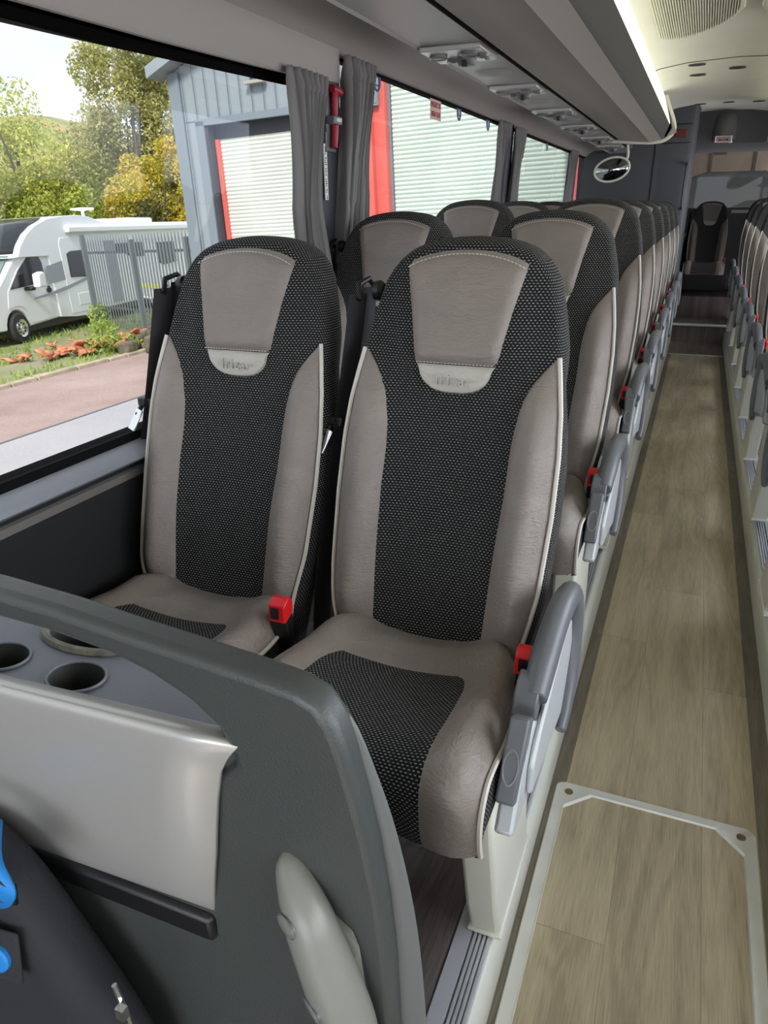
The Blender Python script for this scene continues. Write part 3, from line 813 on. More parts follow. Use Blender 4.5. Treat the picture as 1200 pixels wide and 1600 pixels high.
# luggage rack
def rack(name, mirror, yend, lab):
    X = (lambda x: x) if not mirror else (lambda x: .055*2-x)
    t = thing(name, lab, 'luggage rack', (0, 0, 0))
    mb = MB()
    pr = [(-.615, 1.835), (-.612, 1.803), (-.60, 1.798), (-.50, 1.790), (-.418, 1.784), (-.41, 1.781), (-.402, 1.784), (-.338, 1.797)]
    mb.sheet([(X(a), b) for a, b in pr], 'y', YF, yend, 0)
    mb.add([(X(a), yend, b) for a, b in pr+[(-.25, 1.835), (-.36, 2.06), (-.615, 2.06)]], [tuple(range(len(pr)+3))], 0)
    build('rack_underside', mb, RACK, t)
    mb = MB(); pr = [(-.338, 1.797), (-.334, 1.800), (-.325, 1.815), (-.313, 1.845), (-.303, 1.875), (-.300, 1.885)]
    mb.sheet([(X(a), b) for a, b in pr], 'y', YF, yend, 0); o = build('rack_edge', mb, RACKD, t); o['label'] = 'dark grey rolled edge'
    mb = MB(); pr = [(-.300, 1.885), (-.297, 1.89), (-.30, 1.905), (-.325, 1.98), (-.352, 2.055), (-.37, 2.075)]
    mb.sheet([(X(a), b) for a, b in pr], 'y', YF, yend-.02, 0); o = build('glowing_lip', mb, GLOW, t); o['label'] = 'cream rack lip below the ceiling, glow added to brighten the aisle'
    # curved end cap
    mb = MB()
    path = spline([(X(-.66), yend+.02, 1.80), (X(-.50), yend+.02, 1.787), (X(-.38), yend+.02, 1.783), (X(-.31), yend+.02, 1.80), (X(-.27), yend+.02, 1.845), (X(-.275), yend+.02, 1.90), (X(-.31), yend+.02, 1.98), (X(-.345), yend+.02, 2.06)], 5)
    mb.tube(path, .008, 8, flat=(1, 1.6)); 
    mb.prism([(X(a), b) for a, b in [(-.60, 1.80), (-.38, 1.79), (-.31, 1.81), (-.28, 1.86), (-.29, 1.91), (-.35, 2.06), (-.60, 2.06)]], 'y', yend, yend+.03)
    o = build('end_cap', mb, LIP, t, bevel=.004); o['label'] = 'cream moulded end cap'
    # dark gap strip
    mb = MB(); mb.sheet([(X(-.648), 1.816), (X(-.648), 1.85), (X(-.61), 1.85), (X(-.612), 1.803)], 'y', YF, yend+1.0 if not mirror else yend, 0)
    o = build('shadow_gap', mb, RACKD, t); o['label'] = 'dark slot beside the service strip'
    return t
rack('luggage_rack', False, 5.78, 'long beige grey overhead luggage rack on the left with cream end cap')
rack('luggage_rack', True, 6.95, 'overhead luggage rack on the right, only its cream end tip in view')
# service strip panels and units
mb = MB(); mb.sheet([(-.845, 1.812), (-.838, 1.818), (-.65, 1.816)], 'y', YF, 7.4, 0); mb.sheet([(-.845, 1.812), (-.85, 1.85)], 'y', YF, 7.4, 0)
struct('trim_13', mb, SVC, label='grey overhead service strip')
t0 = None
for k in range(6):
    y = 2.335+.80*k
    if t0 is None:
        t = thing('reading_light_unit', '', 'reading light unit')
        t0 = t
        mb = MB(); mb.box(-.838, -.652, 0, .205, 1.802, 1.817); build('plate', mb, SVCM, t, bevel=.004)
        for cx, cy in ((-.80, .07), (-.70, .05)):
            mb = MB(); mb.lathe([(0, 1.803), (.026, 1.803), (.027, 1.795), (.022, 1.792), (.018, 1.798), (0, 1.797)], (cx, cy, 0), 'z', 20)
            nz = build('air_nozzle', mb, LENS, t); mb = MB(); mb.box(cx-.018, cx+.018, cy-.003, cy+.003, 1.7935, 1.7965); build('nozzle_vane', mb, SVCM, nz)
        for cx, cy in ((-.775, .135), (-.672, .10)):
            mb = MB(); mb.lathe([(0, 1.802), (.019, 1.802), (.017, 1.796), (.010, 1.792), (0, 1.791)], (cx, cy, 0), 'z', 18, sc=(1, .8)); o = build('reading_lamp', mb, LENS, t); o['label'] = 'small domed reading lamp'
        mb = MB(); mb.lathe([(0, 1.803), (.03, 1.803), (.03, 1.788), (.024, 1.778), (0, 1.776)], (-.725, .115, 0), 'z', 18, sc=(1, .9)); kn = build('swivel_housing', mb, DGP, t)
        mb = MB(); mb.box(-.732, -.718, .085, .10, 1.772, 1.79); build('switch', mb, BLK, kn)
        mb = MB(); mb.lathe([(0, 1.803), (.009, 1.803), (.008, 1.798), (0, 1.797)], (-.675, .165, 0), 'z', 12); mb.lathe([(0, 1.803), (.006, 1.803), (.005, 1.799), (0, 1.798)], (-.80, .17, 0), 'z', 12); build('call_button', mb, LENS, t)
    else: t = copy_tree(t0)
    t.location = (0, y, 0)
    tag(t, ['silver overhead unit with nozzles and reading lamps, nearest along the strip', 'silver overhead reading lamp unit, second along the strip', 'silver overhead reading lamp unit, third along the strip', 'silver overhead reading lamp unit, fourth along the strip', 'silver overhead reading lamp unit, fifth along the strip', 'silver overhead reading lamp unit, farthest along the strip by the oval mirror'][k], 'reading light unit', 'overhead reading light units')
g0 = None
for k in range(5):
    y = 2.845+.80*k
    mb = MB(); 
    if g0 is None:
        mb.lathe([(0, 1.802), (.045, 1.804), (.062, 1.812), (.066, 1.8175)], (0, 0, 0), 'z', 24, sc=(1, .85)); mb.f.pop(-1)
        g0 = build('speaker_cover', mb, SVC); g = g0
    else: g = copy_tree(g0)
    g.location = (-.745, y, 0)
    tag(g, f'shallow oval speaker cover on the overhead strip, {["nearest", "second nearest", "middle", "second farthest", "farthest"][k]} of five', 'speaker', 'oval overhead speaker covers')

# ceiling
mb = MB()
cz = lambda y: 2.105 if y < 6.3 else 2.105+.19*smoothstep(6.3, 9.2, y)
def cprof(y):
    z = cz(y); return [(-.62, z-.03), (-.37, z-.03), (-.34, z-.02), (-.2, z), (.055, z+.01), (.31, z), (.45, z-.02), (.48, z-.03), (.73, z-.03)]
ys = [YF]+[4.9]+[6.3+.3*k for k in range(11)]+[9.6]
vs = []
for y in ys: vs += [(a, y, b) for a, b in cprof(y)]
n = 9
mb.add(vs, [(j*n+i, j*n+i+1, (j+1)*n+i+1, (j+1)*n+i) for j in range(len(ys)-1) for i in range(n-1)])
o = struct('ceiling', mb, CEIL, label='cream coach ceiling')
mb = MB(); vv = [(a, 4.90, b) for a, b in cprof(4.9)]; mb.tube([(a, b, c-.0005) for a, b, c in vv], .003, 6); s_ = build('panel_joint', mb, RACKD, o)
mb = MB(); mb.box(-1.25, 1.45, YF-.1, 10.4, 2.33, 2.36); mb.box(-1.25, -1.10, YF-.1, 10.4, 1.90, 2.36); mb.box(1.30, 1.45, YF-.1, 10.4, 1.90, 2.36)
mb.box(-1.2, 1.4, 9.45, 10.3, 2.28, 2.33)
struct('ceiling_2', mb, PELM, label='outer roof shell', smooth=False)
# ceiling vents
def vent(mirror, lab):
    X = (lambda x: x) if not mirror else (lambda x: .13-x)
    t = thing('ceiling_vent', lab, 'air vent', (0, 0, 0), group='ribbed ceiling vents')
    pts = [(-.303, 2.6), (-.303, 4.07), (-.29, 4.125), (-.255, 4.145), (-.20, 4.14), (-.12, 4.06), (-.05, 3.94), (.0, 3.80), (.025, 3.66), (.022, 3.52), (.0, 3.40), (-.04, 3.25), (-.06, 2.95), (-.06, 2.6)]
    mb = MB(); mb.tube([(X(a), b, 2.098) for a, b in pts], .012, 6, closed=True, flat=(1, .5)); build('vent_rim', mb, CEIL, t)
    mb = MB(); mb.add([(X(a), b, 2.096) for a, b in pts], [tuple(range(len(pts)))]); build('backing', mb, MATS.get('vent_backing') or mat('vent_backing', (.42, .43, .33), .5), t, smooth=False)
    mb = MB(); x = -.298
    while x < .02:
        ylo = 2.6; yhi = interp(x, [(-.303, 4.07), (-.29, 4.12), (-.255, 4.14), (-.2, 4.135), (-.12, 4.055), (-.05, 3.935), (0, 3.79), (.022, 3.66)])
        if x > -.055: ylo = interp(x, [(-.055, 3.1), (-.04, 3.25), (0, 3.4), (.022, 3.52)])
        mb.box(min(X(x), X(x+.004)), max(X(x), X(x+.004)), ylo, yhi, 2.084, 2.095); x += .0095
    build('louvre', mb, CEIL, t, smooth=False)
vent(False, 'ribbed ceiling vent with rounded far corner, left one near the rack')
vent(True, 'ribbed ceiling vent, right one cut off by the picture edge')
f0 = None
for k, (x, y) in enumerate([(-.154, 4.99), (.058, 5.24), (-.154, 5.36), (-.159, 7.30), (.057, 7.62), (.274, 7.26)]):
    if f0 is None:
        mb = MB(); mb.lathe([(.046, .004), (.044, -.001), (.03, -.001), (.028, .0035), (0, .0035)], (0, 0, 0), 'z', 20, sc=(1, .6))
        f0 = build('ceiling_spotlight', mb, RACKD); g = f0
    else: g = copy_tree(f0)
    g.location = (x, y, cz(y)+(.002 if abs(x-.055) < .1 else -.004 if abs(x-.055)<.215 else -.008))
    tag(g, 'small round recessed fitting in the cream ceiling, ' + ['first beyond the panel joint', 'right one of the front three', 'behind the first left one', 'left one near the rear panel', 'middle one nearest the rear panel', 'right one near the rear panel'][k], 'ceiling fitting', 'small recessed ceiling fittings')

# rear cabin block, rear panel and window
mb = MB()
mb.prism([(-1.12, 7.40), (-.50, 7.40), (-.46, 7.415), (-.42, 7.42), (-.22, 7.42), (-.19, 7.44), (-.182, 7.48), (-.182, 9.0), (-.23, 9.7), (-.23, 10.2), (-1.12, 10.2)], 'z', .1, 2.32)
mb.box(-.478, -.472, 7.392, 7.42, .3, 2.1, 1); mb.box(-.42, -.20, 7.414, 7.42, 2.02, 2.03, 1); mb.box(-.42, -.20, 7.414, 7.42, 1.88, 1.885, 1)
struct('wall_rear', mb, [CABD, BLK], .004, label='dark grey washroom cabin wall at the rear left')
mb = MB(); mb.box(-.33, -.24, 7.405, 7.416, 1.925, 1.985); o = build('warning_label', mb, mat('dark_red', (.13, .012, .012), .5), bevel=.003)
tag(o, 'small dark red label on the grey cabin wall below the ceiling', 'label')
mb = MB(); mb.tube([(-.205, 7.36, 1.72), (-.205, 7.34, 1.70), (-.205, 7.34, 1.38), (-.205, 7.36, 1.36)], .008, 8); mb.box(-.215, -.195, 7.35, 7.41, 1.35, 1.37); mb.box(-.215, -.195, 7.35, 7.41, 1.71, 1.73)
o = build('grab_rail', mb, BLK); tag(o, 'short vertical black grab rail on the cabin corner', 'grab rail')
mb = MB()
mb.prism([(9.32, 2.32), (9.38, 1.99), (9.42, 1.962), (10.2, 1.95), (10.2, 2.32)], 'x', -.25, 1.3)
struct('wall_rear_2', mb, [CABD.copy()], label='grey upper panel above the rear window'); 
bpy.data.objects['wall_rear_2'].data.materials[0].node_tree.nodes['Principled BSDF'].inputs['Base Color'].default_value = (.15, .15, .155, 1)
mb = MB(); mb.box(-.3, 1.3, 10.18, 10.26, .2, 1.36); mb.box(.28, .9, 10.14, 10.2, 1.30, 1.335, 1)
struct('wall_rear_3', mb, [BLK, SVC], label='black panel below the rear window', smooth=False)
mb = MB(); mb.add([(-.25, 10.2, 1.33), (1.28, 10.2, 1.33), (1.28, 10.2, 2.0), (-.25, 10.2, 2.0)], [(0, 1, 2, 3)])
struct('window_10', mb, GLS, label='rear window', smooth=False)
# dome housing with lit sign
t = thing('emergency_lamp_housing', 'grey domed housing with small pale exit plate above the rear window', 'lamp', (.07, 9.36, 0))
mb = MB(); 
def dome(u, v):
    a = PI*u; w = .115*(1-.25*v**3); x = -w*math.cos(a); d = .15*math.sin(a)*math.sqrt(max(0, 1-v**2.4)); return (x, -d-.0, 2.02+.27*v)
mb.grid(dome, 16, 12, 0); build('housing', mb, mat('housing_grey', (.22, .22, .21), .45), t)
mb = MB(); mb.box(-.088, .088, -.165, -.10, 1.985, 2.055); pl = build('sign_plate', mb, CHR, t, bevel=.006); 
mb = MB(); mb.box(-.07, .07, -.168, -.164, 1.995, 2.045); fc = build('sign_face', mb, SIGN, pl); 
mb = MB(); mb.box(-.045, .045, -.1695, -.1675, 2.012, 2.018); mb.add([(-.05, -.1695, 2.015), (-.03, -.1695, 2.03), (-.03, -.1695, 2.002)], [(0, 1, 2)]); mb.add([(.05, -.1695, 2.015), (.03, -.1695, 2.03), (.03, -.1695, 2.002)], [(0, 1, 2)])
build('arrow_mark', mb, TXR, pl, smooth=False)
# oval convex mirror hanging at the rack end
t = thing('oval_mirror', 'oval convex passenger mirror with pale rim hanging below the rack end', 'mirror', (-.69, 6.2, 1.64))
tilt = math.radians(12)
def oval(r, d, n=32): return [(r[0]*math.cos(a)*math.cos(tilt)-r[1]*math.sin(a)*math.sin(tilt), d, r[0]*math.cos(a)*math.sin(tilt)+r[1]*math.sin(a)*math.cos(tilt)) for a in [2*PI*k/n for k in range(n)]]
mb = MB(); mb.tube(oval((.125, .080), 0), .008, 8, closed=True); build('rim', mb, LIP, t)
mb = MB(); rings = [oval((.122*q, .077*q), -.02*(1-q*q)) for q in (1, .8, .6, .4, .2, .05)]; vs = sum(rings, [])
mb.add(vs, [(r*32+i, r*32+(i+1) % 32, (r+1)*32+(i+1) % 32, (r+1)*32+i) for r in range(5) for i in range(32)]+[tuple(range(160, 192))]); build('mirror_glass', mb, MIRR, t)
mb = MB(); mb.lathe([(.11, .004), (.1, .02), (.03, .03), (0, .03)], (0, 0, 0), 'y', 24, sc=(1, .62)); build('back_shell', mb, DGP, t)
mb = MB(); mb.tube(spline([(.05, .03, .02), (.09, .04, .06), (.10, .05, .10), (.09, .06, .165)], 4), .009, 8); build('bracket', mb, LIP, t)

# right wall rear, front wall with windscreen
mb = MB(); mb.box(-1.2, 1.4, YF-.08, YF, -.1, .35); mb.box(-1.2, -1.05, YF-.08, YF, .75, 2.34); mb.box(1.25, 1.4, YF-.08, YF, .75, 2.34); mb.box(-1.2, 1.4, YF-.08, YF, 2.1, 2.34)
mb.box(1.28, 1.36, 9.0, 10.3, .2, 2.3)
struct('wall_front', mb, WALLD, label='front bulkhead around the windscreen', smooth=False)
mb = MB(); mb.add([(-1.05, YF-.04, .35), (1.25, YF-.04, .35), (1.25, YF-.04, 2.1), (-1.05, YF-.04, 2.1)], [(0, 1, 2, 3)])
struct('window_11', mb, GLC, label='windscreen', smooth=False)

# ------------------------------------------------------------------ curtains
def curtain(name_lab, yt0, yt1, yw0, yw1, yb0, yb1, ztop, folds, zbot=.98, seed=0, zw=1.42):
    rnd = random.Random(seed); ph = [rnd.uniform(-.5, .5) for _ in range(20)]
    def fn(u, v):
        z = ztop+(zbot-ztop)*v
        if v < .45: q = smoothstep(0, .45, v); a = yt0+(yw0-yt0)*q; b = yt1+(yw1-yt1)*q
        else: q = (v-.45)/.55; a = yw0+(yb0-yw0)*q; b = yw1+(yb1-yw1)*q
        s = u*folds*2*PI; k = int(u*folds)
        head = smoothstep(0, .07, v)
        amp = (.012+.010*head)*(1+.4*ph[k % 20])
        y = a+(b-a)*u+.004*math.sin(s*2+ph[k % 20])*head
        x = -1.036+.006*math.sin(3*u+5*v)+amp*math.sin(s+1.2*ph[(k*3) % 20]*v*2)+.008*math.sin(v*5+u*4)*head+.020*math.exp(-((v-.0)/.03)**2)*.3
        return (x-.012*(1-z/1.8)*2, y, z)
    mb = MB(); mb.grid(fn, folds*12, 40)
    o = build('window_curtain', mb, CURT); m = o.modifiers.new('solid', 'SOLIDIFY'); m.thickness = .003
    return tag(o, name_lab, 'curtain', 'gathered window curtains')
curtain('grey pleated curtain nearest, left of the red hammer pillar', 1.885, 2.115, 1.905, 2.07, 2.02, 2.12, 1.722, 7, seed=1)
curtain('grey pleated curtain right of the red hammer pillar', 2.235, 2.46, 2.19, 2.42, 2.15, 2.30, 1.797, 7, seed=2)
curtain('grey pleated curtain at the second pillar, left of the pillar', 4.09, 4.34, 4.07, 4.24, 4.05, 4.26, 1.797, 6, seed=3)
curtain('grey pleated curtain at the second pillar, right of the pillar', 4.46, 4.72, 4.42, 4.62, 4.36, 4.5, 1.797, 6, seed=4)
curtain('grey pleated curtain at the third pillar, farthest one, left of the red post', 6.42, 6.70, 6.34, 6.60, 6.26, 6.5, 1.797, 6, seed=5)

# hammer on first pillar
t = thing('emergency_hammer', 'red emergency hammer clipped to the dark window pillar between the two nearest curtains', 'hammer', (-1.035, 2.165, 1.62))
mb = MB(); mb.tube(spline([(0, .004, .075), (0, .002, .03), (0, 0, -.02), (0, -.008, -.07)], 4), [.011+.001*math.sin(k) for k in range(13)], 10); build('hammer_handle', mb, CRIM, t)
mb = MB(); mb.tube([(0, -.012, .083), (0, .045, .078)], .011, 10); mb.tube([(0, .045, .078), (0, .055, .077)], [.008, .002], 8); build('hammer_head', mb, CRIM, t)
mb = MB(); mb.box(-.02, -.008, -.035, -.02, -.03, .085); mb.box(-.02, .016, -.035, .02, -.01, .012); mb.box(-.02, -.012, -.035, .03, -.08, .085); build('holder', mb, DGP, t, bevel=.003)
mb = MB(); mb.box(.006, .0165, -.018, .016, -.004, .008); build('clip', mb, SVCM, t, bevel=.002)
t = thing('hammer_label', 'narrow white instruction label below the red hammer on the pillar', 'label', (-1.052, 2.128, 1.485))
mb = MB(); mb.box(-.002, .001, -.009, .011, -.075, .075); b_ = build('backing', mb, STW, t)
mb = MB(); 
for k in range(22):
    z = .066-.0057*k
    if k % 5 != 4: mb.box(.001, .0016, -.004, .002+.004*((k*7) % 3)/2, z-.0015, z+.0015)
mb.box(.001, .0016, -.003, .005, -.071, -.069); mb.box(.001, .0016, .0, .002, -.073, -.062)
build('print', mb, TXD, t, smooth=False)

# window stickers
Mside = Matrix(((0, 0, 1, 0), (1, 0, 0, 0), (0, 1, 0, 0), (0, 0, 0, 1)))   # text x -> +y, y -> +z
t = thing('exit_sticker', 'pale red emergency exit sticker at the top of the second left window', 'sticker', (-1.068, 3.185, 1.752), (0, 0, 0))
mb = MB(); mb.box(-.001, .0, -.068, .068, -.036, .036); build('backing', mb, STP, t)
for z, s in ((.016, 'EMERGENCY EXIT'), (-.017, 'BREAK GLASS')):
    lettering('lettering', s, .028, Matrix.Translation((.0008, 0, z)) @ Mside, TXR, t, sx=.56 if z > 0 else .66)
def seatbelt_sticker(y, lab):
    t = thing('seat_belt_sticker', lab, 'sticker', (-1.066, y, 1.775), group='blue seat belt stickers')
    mb = MB(); mb.lathe([(0, 0), (.036, 0), (.036, .0008), (0, .0008)], (0, 0, 0), 'x', 24); build('rim', mb, STW, t)
    mb = MB(); mb.lathe([(0, .0008), (.033, .0008), (.033, .0014), (0, .0014)], (0, 0, 0), 'x', 24); build('blue_disc', mb, STB, t)
    mb = MB(); mb.lathe([(0, .0014), (.006, .0014), (.006, .002), (0, .002)], (0, 0, .018), 'x', 12); mb.prism([(-.010, .009), (.006, .009), (.012, -.006), (.004, -.012), (-.012, -.010)], 'x', .0014, .002)
    mb.prism([(-.014, -.015), (.008, -.017), (.006, -.024), (-.008, -.024)], 'x', .0014, .002)
    build('figure_mark', mb, STW, t, smooth=False)
for y, l in ((2.56, 'round blue seat belt sticker at the top of the window by the hammer curtain'), (3.50, 'round blue sticker right of the emergency exit sticker'), (4.0, 'round blue sticker beside the second pillar curtain'), (4.83, 'round blue sticker left in the third left window'), (5.58, 'round blue sticker right in the third left window')): seatbelt_sticker(y, l)
t = thing('exit_sticker', 'red lettered emergency exit sticker at the top of the rear window', 'sticker', (.055, 10.16, 1.955))
mb = MB(); mb.box(-.085, .085, -.0, .001, -.032, .035); build('backing', mb, STP, t)
for z, s in ((.017, 'EMERGENCY EXIT'), (-.012, 'BREAK GLASS')):
    lettering('lettering', s, .03, Matrix.Translation((0, -.0015, z)) @ Matrix.Rotation(PI/2, 4, 'X'), TXR, t, sx=.65)

# ------------------------------------------------------------------ console in front of the first row
t = thing('seat_back_console', 'dark grey console with curved handle bar, silver panel and cup holders before the first seats', 'console', (0, 0, 0))
outer = [(-1.04, .115), (-.172, .115), (-.170, .35), (-.171, .50), (-.1735, .622), (-.178, .722), (-.185, .795), (-.195, .862), (-.206, .913), (-.216, .955), (-.226, .985), (-.240, 1.005), (-.262, 1.014), (-.30, 1.019), (-.353, 1.024), (-.435, 1.031), (-.51, 1.039), (-.60, 1.044), (-.75, 1.049), (-1.04, 1.053)]
innerp = [(-1.04, 1.018), (-.75, 1.016), (-.61, 1.012), (-.528, 1.010), (-.455, 1.002), (-.41, .990), (-.372, .973), (-.345, .952), (-.332, .925), (-.330, .915), (-.345, .90), (-1.04, .90)]
mb = MB(); mb.prism(outer+innerp, 'y', .432, .468)
o = build('frame', mb, CONS, t, bevel=.016, seg=4)
# side return towards the seats (edge flange)
mb = MB()
pth = spline([(-.172, .462, .115), (-.170, .462, .35), (-.171, .462, .50), (-.1735, .462, .622), (-.178, .462, .722), (-.185, .462, .795), (-.196, .462, .862), (-.208, .462, .913), (-.224, .462, .965), (-.24, .462, .99)], 3)
mb.tube(pth, [.004+.018*min(1, (len(pth)-1-i)/18) for i in range(len(pth))], 10, flat=(1, .55)); build('edge_moulding', mb, EDGE, t)
# tray
mb = MB()
pr = [(.462, .925), (.446, .934), (.434, .936), (.428, .928), (.425, .905), (.423, .87), (.422, .83), (.423, .79), (.425, .75), (.430, .712), (.438, .706)]
prs = spline([(0, a, b) for a, b in pr], 3)
def xr(z): return interp(z, [(.70, -.376), (.725, -.371), (.80, -.357), (.866, -.348), (.905, -.341), (.925, -.331), (.936, -.322)])
n = len(prs); nx = 10; vs = []
for p in prs:
    for k in range(nx+1): xx = -1.03+(xr(p.z)+1.03)*k/nx; vs.append((xx, p.y, p.z-.008+.045*max(-.1, xx+.58)))
mb.add(vs, [(j*(nx+1)+i, j*(nx+1)+i+1, (j+1)*(nx+1)+i+1, (j+1)*(nx+1)+i) for j in range(n-1) for i in range(nx)])
o = build('silver_panel', mb, TRAY, t); m = o.modifiers.new('solid', 'SOLIDIFY'); m.thickness = .006; m.offset = -1 
o['label'] = 'curved silver plastic panel'
mb = MB(); mb.box(-1.03, -.374, .424, .440, .668, .704); o = build('slot_surround', mb, BLK, t, bevel=.007); o['label'] = 'black glossy lower lip'
# shelf with cup holders
mb = MB()
def shelf_poly():
    x0_, x1_, y0_, y1_ = -1.04, -.30, .478, .665
    return x0_, x1_, y0_, y1_
holes = [(-.600, .5165, .037, .029), (-.716, .5165, .037, .029), (-.640, .600, .075, .026)]
import mathutils
bm = bmesh.new(); NX, NY = 100, 34
x0_, x1_, y0_, y1_ = -1.04, -.215, .472, .665
gv = {}
def inside(x, y, g=1.0): return any(((x-cx)/(rx*g))**2+((y-cy)/(ry*g))**2 < 1 for cx, cy, rx, ry in holes[:2]+[(holes[2][0], holes[2][1]+.03, .075, .052)])
HH = [(-.600, .5165, .036, .0285), (-.716, .5165, .036, .0285), (-.648, .588, .066, .030)]
# polygon with holes by triangle filling
edges = []
def loopv(pts, z):
    vs = [bm.verts.new((a, b, z)) for a, b in pts]; es = [bm.edges.new((vs[i], vs[(i+1) % len(vs)])) for i in range(len(vs))]; return vs, es
E_ = []; _, e = loopv([(x0_, y0_), (-.30, y0_), (-.30, .50), (-.36, .555), (-.47, .60), (-.60, .64), (x0_, y1_)], .885); E_ += e
for cx, cy, rx, ry in HH:
    _, e = loopv([(cx+rx*math.cos(2*PI*k/32), cy+ry*math.sin(2*PI*k/32)) for k in range(32)], .885); E_ += e
bmesh.ops.triangle_fill(bm, use_beauty=True, use_dissolve=False, edges=E_)
# remove faces in holes
for f in [f for f in bm.faces if any(((f.calc_center_median().x-cx)/rx)**2+((f.calc_center_median().y-cy)/ry)**2 < .9 for cx, cy, rx, ry in HH)]: bm.faces.remove(f)
me = bpy.data.meshes.new('shelf'); bm.to_mesh(me); bm.free(); me.materials.append(SHEL)
o = link('shelf', me, t); o['label'] = 'pale grey textured shelf'
mb = MB(); mb.sheet([(-.30, .49), (-.30, .50), (-.36, .550), (-.47, .590), (-.60, .625), (x0_, .64)], 'z', .83, .885); build('shelf_edge', mb, SHEL, t)
for i, (cx, cy, rx, ry) in enumerate(HH):
    mb = MB(); n = 32; vs = []
    for q, z in ((1.02, .884), (1.015, .886), (1.0, .886), (.97, .88), (.93, .85), (.90, .80), (.0, .80)):
        vs += [(cx+rx*q*math.cos(2*PI*k/n), cy+ry*q*math.sin(2*PI*k/n), z) for k in range(n)]
    mb.add(vs, [(r*n+k, r*n+(k+1) % n, (r+1)*n+(k+1) % n, (r+1)*n+k) for r in range(6) for k in range(n)])
    o = build('cup_holder', mb, CONS, t); 
    mb = MB(); mb.tube([(cx+rx*1.0*math.cos(2*PI*k/n), cy+ry*1.0*math.sin(2*PI*k/n), .887) for k in range(n)], .0018 if i < 2 else .006, 6, closed=True)
    build('rim', mb, DIRT if i == 2 else SHEL, o)
# grab handle
mb = MB()
pth = spline([(-.282, .438, .826), (-.276, .430, .814), (-.263, .420, .797), (-.250, .412, .778), (-.237, .408, .745), (-.222, .405, .705), (-.210, .405, .66), (-.203, .405, .60), (-.20, .43, .50)], 4)
rr = [interp(i/(len(pth)-1), [(0, .005), (.1, .014), (.25, .020), (.4, .024), (.6, .027), (.9, .028), (1, .02)]) for i in range(len(pth))]
mb.tube(pth, rr, 14); h_ = build('grab_handle', mb, HAND, t); h_['label'] = 'pale grey grab handle with round screw caps'
mb = MB(); mb.add([(-.268, .425, .80), (-.252, .43, .785), (-.232, .43, .770), (-.214, .43, .758), (-.208, .43, .74), (-.200, .43, .67), (-.195, .43, .60), (-.193, .43, .45), (-.21, .41, .5), (-.225, .41, .68), (-.245, .42, .77)], [tuple(range(11))])
fl = build('handle_flange', mb, HAND, h_, smooth=False); m = fl.modifiers.new('solid', 'SOLIDIFY'); m.thickness = .01
for z_ in (.782, .706):
    k = min(range(1, len(pth)-1), key=lambda q: abs(pth[q].z-z_))
    tg_ = (pth[k+1]-pth[k-1]).normalized(); v_ = Vector((-.62, -.72, .32)); d = (v_-tg_*v_.dot(tg_)).normalized()
    p = pth[k]+d*(rr[k]-.0015)
    mb = MB(); mb.lathe([(0, -.004), (.0105, -.004), (.0105, .0012), (.009, .0022), (0, .0028)], (0, 0, 0), 'z', 20, sc=(.85, 1.2))
    c = build('screw_cap', mb, HAND, h_); c.location = p; c.rotation_euler = d.to_track_quat('Z', 'X').to_euler()
    mb = MB(); mb.tube([(.0112*.85*math.cos(2*PI*q/20), .0112*1.2*math.sin(2*PI*q/20), .0012) for q in range(20)], .0009, 5, closed=True)
    s_ = build('cap_groove', mb, DGP, h_); s_.location = p; s_.rotation_euler = c.rotation_euler

# ------------------------------------------------------------------ bag
t = thing('fabric_bag', 'black fabric bag with bright blue strap and badge at the lower left corner', 'bag', (-.74, .385, .115))
def bagp(u, v):
    a = u*2*PI; b = (v-.5)*PI
    cx, sx_ = math.cos(a), math.sin(a); cb, sb = math.cos(b), math.sin(b)
    pw = lambda q, e: math.copysign(abs(q)**e, q)
    x = .30*pw(cb, .55)*pw(cx, .6); y = .042*pw(cb, .5)*pw(sx_, .7); z = .328+.328*pw(sb, .6)
    z2 = z*(1-.22*smoothstep(.12, .31, x)*(z/.656))
    x += .006*math.sin(z*17+y*9); y += .005*math.sin(x*21+z*11)
    return (x, y, z2)
mb = MB(); mb.grid(bagp, 48, 28); build('bag_body', mb, BAGM, t)
mb = MB()
P = spline([(.12, -.0, .685), (.165, -.040, .69), (.190, -.054, .672), (.176, -.054, .645), (.14, -.052, .625), (.10, -.052, .61)], 5)
for a, b in zip(P, P[1:]): pass
vs = []
for p in P: vs += [p+Vector((-.026, 0, .004)), p+Vector((.026, 0, -.004))]
mb.add(vs, [(2*i, 2*i+1, 2*i+3, 2*i+2) for i in range(len(P)-1)]); s_ = build('strap', mb, BLUE, t); m = s_.modifiers.new('solid', 'SOLIDIFY'); m.thickness = .003; s_['label'] = 'bright blue webbing strap'
mb = MB(); mb.tube([(.190, -.052, .675), (.212, -.050, .668), (.208, -.050, .646), (.185, -.052, .645)], .0035, 6, closed=True); build('strap_ring', mb, BLK, s_)
mb = MB(); mb.lathe([(0, 0), (.016, 0), (.016, .005), (.014, .007), (0, .008)], (0, 0, 0), 'z', 24); q = build('badge', mb, BLUE, t); q.location = (.158, -.050, .545); q.rotation_euler = Vector((.1, -1, .15)).to_track_quat('Z', 'X').to_euler(); q['label'] = 'round bright blue badge'
mb = MB(); mb.box(-.03, .034, -.026, .026, -.004, .001); q2 = build('tab', mb, BAGM, q, bevel=.004)
mb = MB(); mb.tube(spline([(.292, -.03, .545), (.303, -.03, .49), (.306, -.03, .42)], 4), .003, 6); mb.box(.297, .307, -.040, -.032, .51, .525); z_ = build('zip', mb, CHR, t)

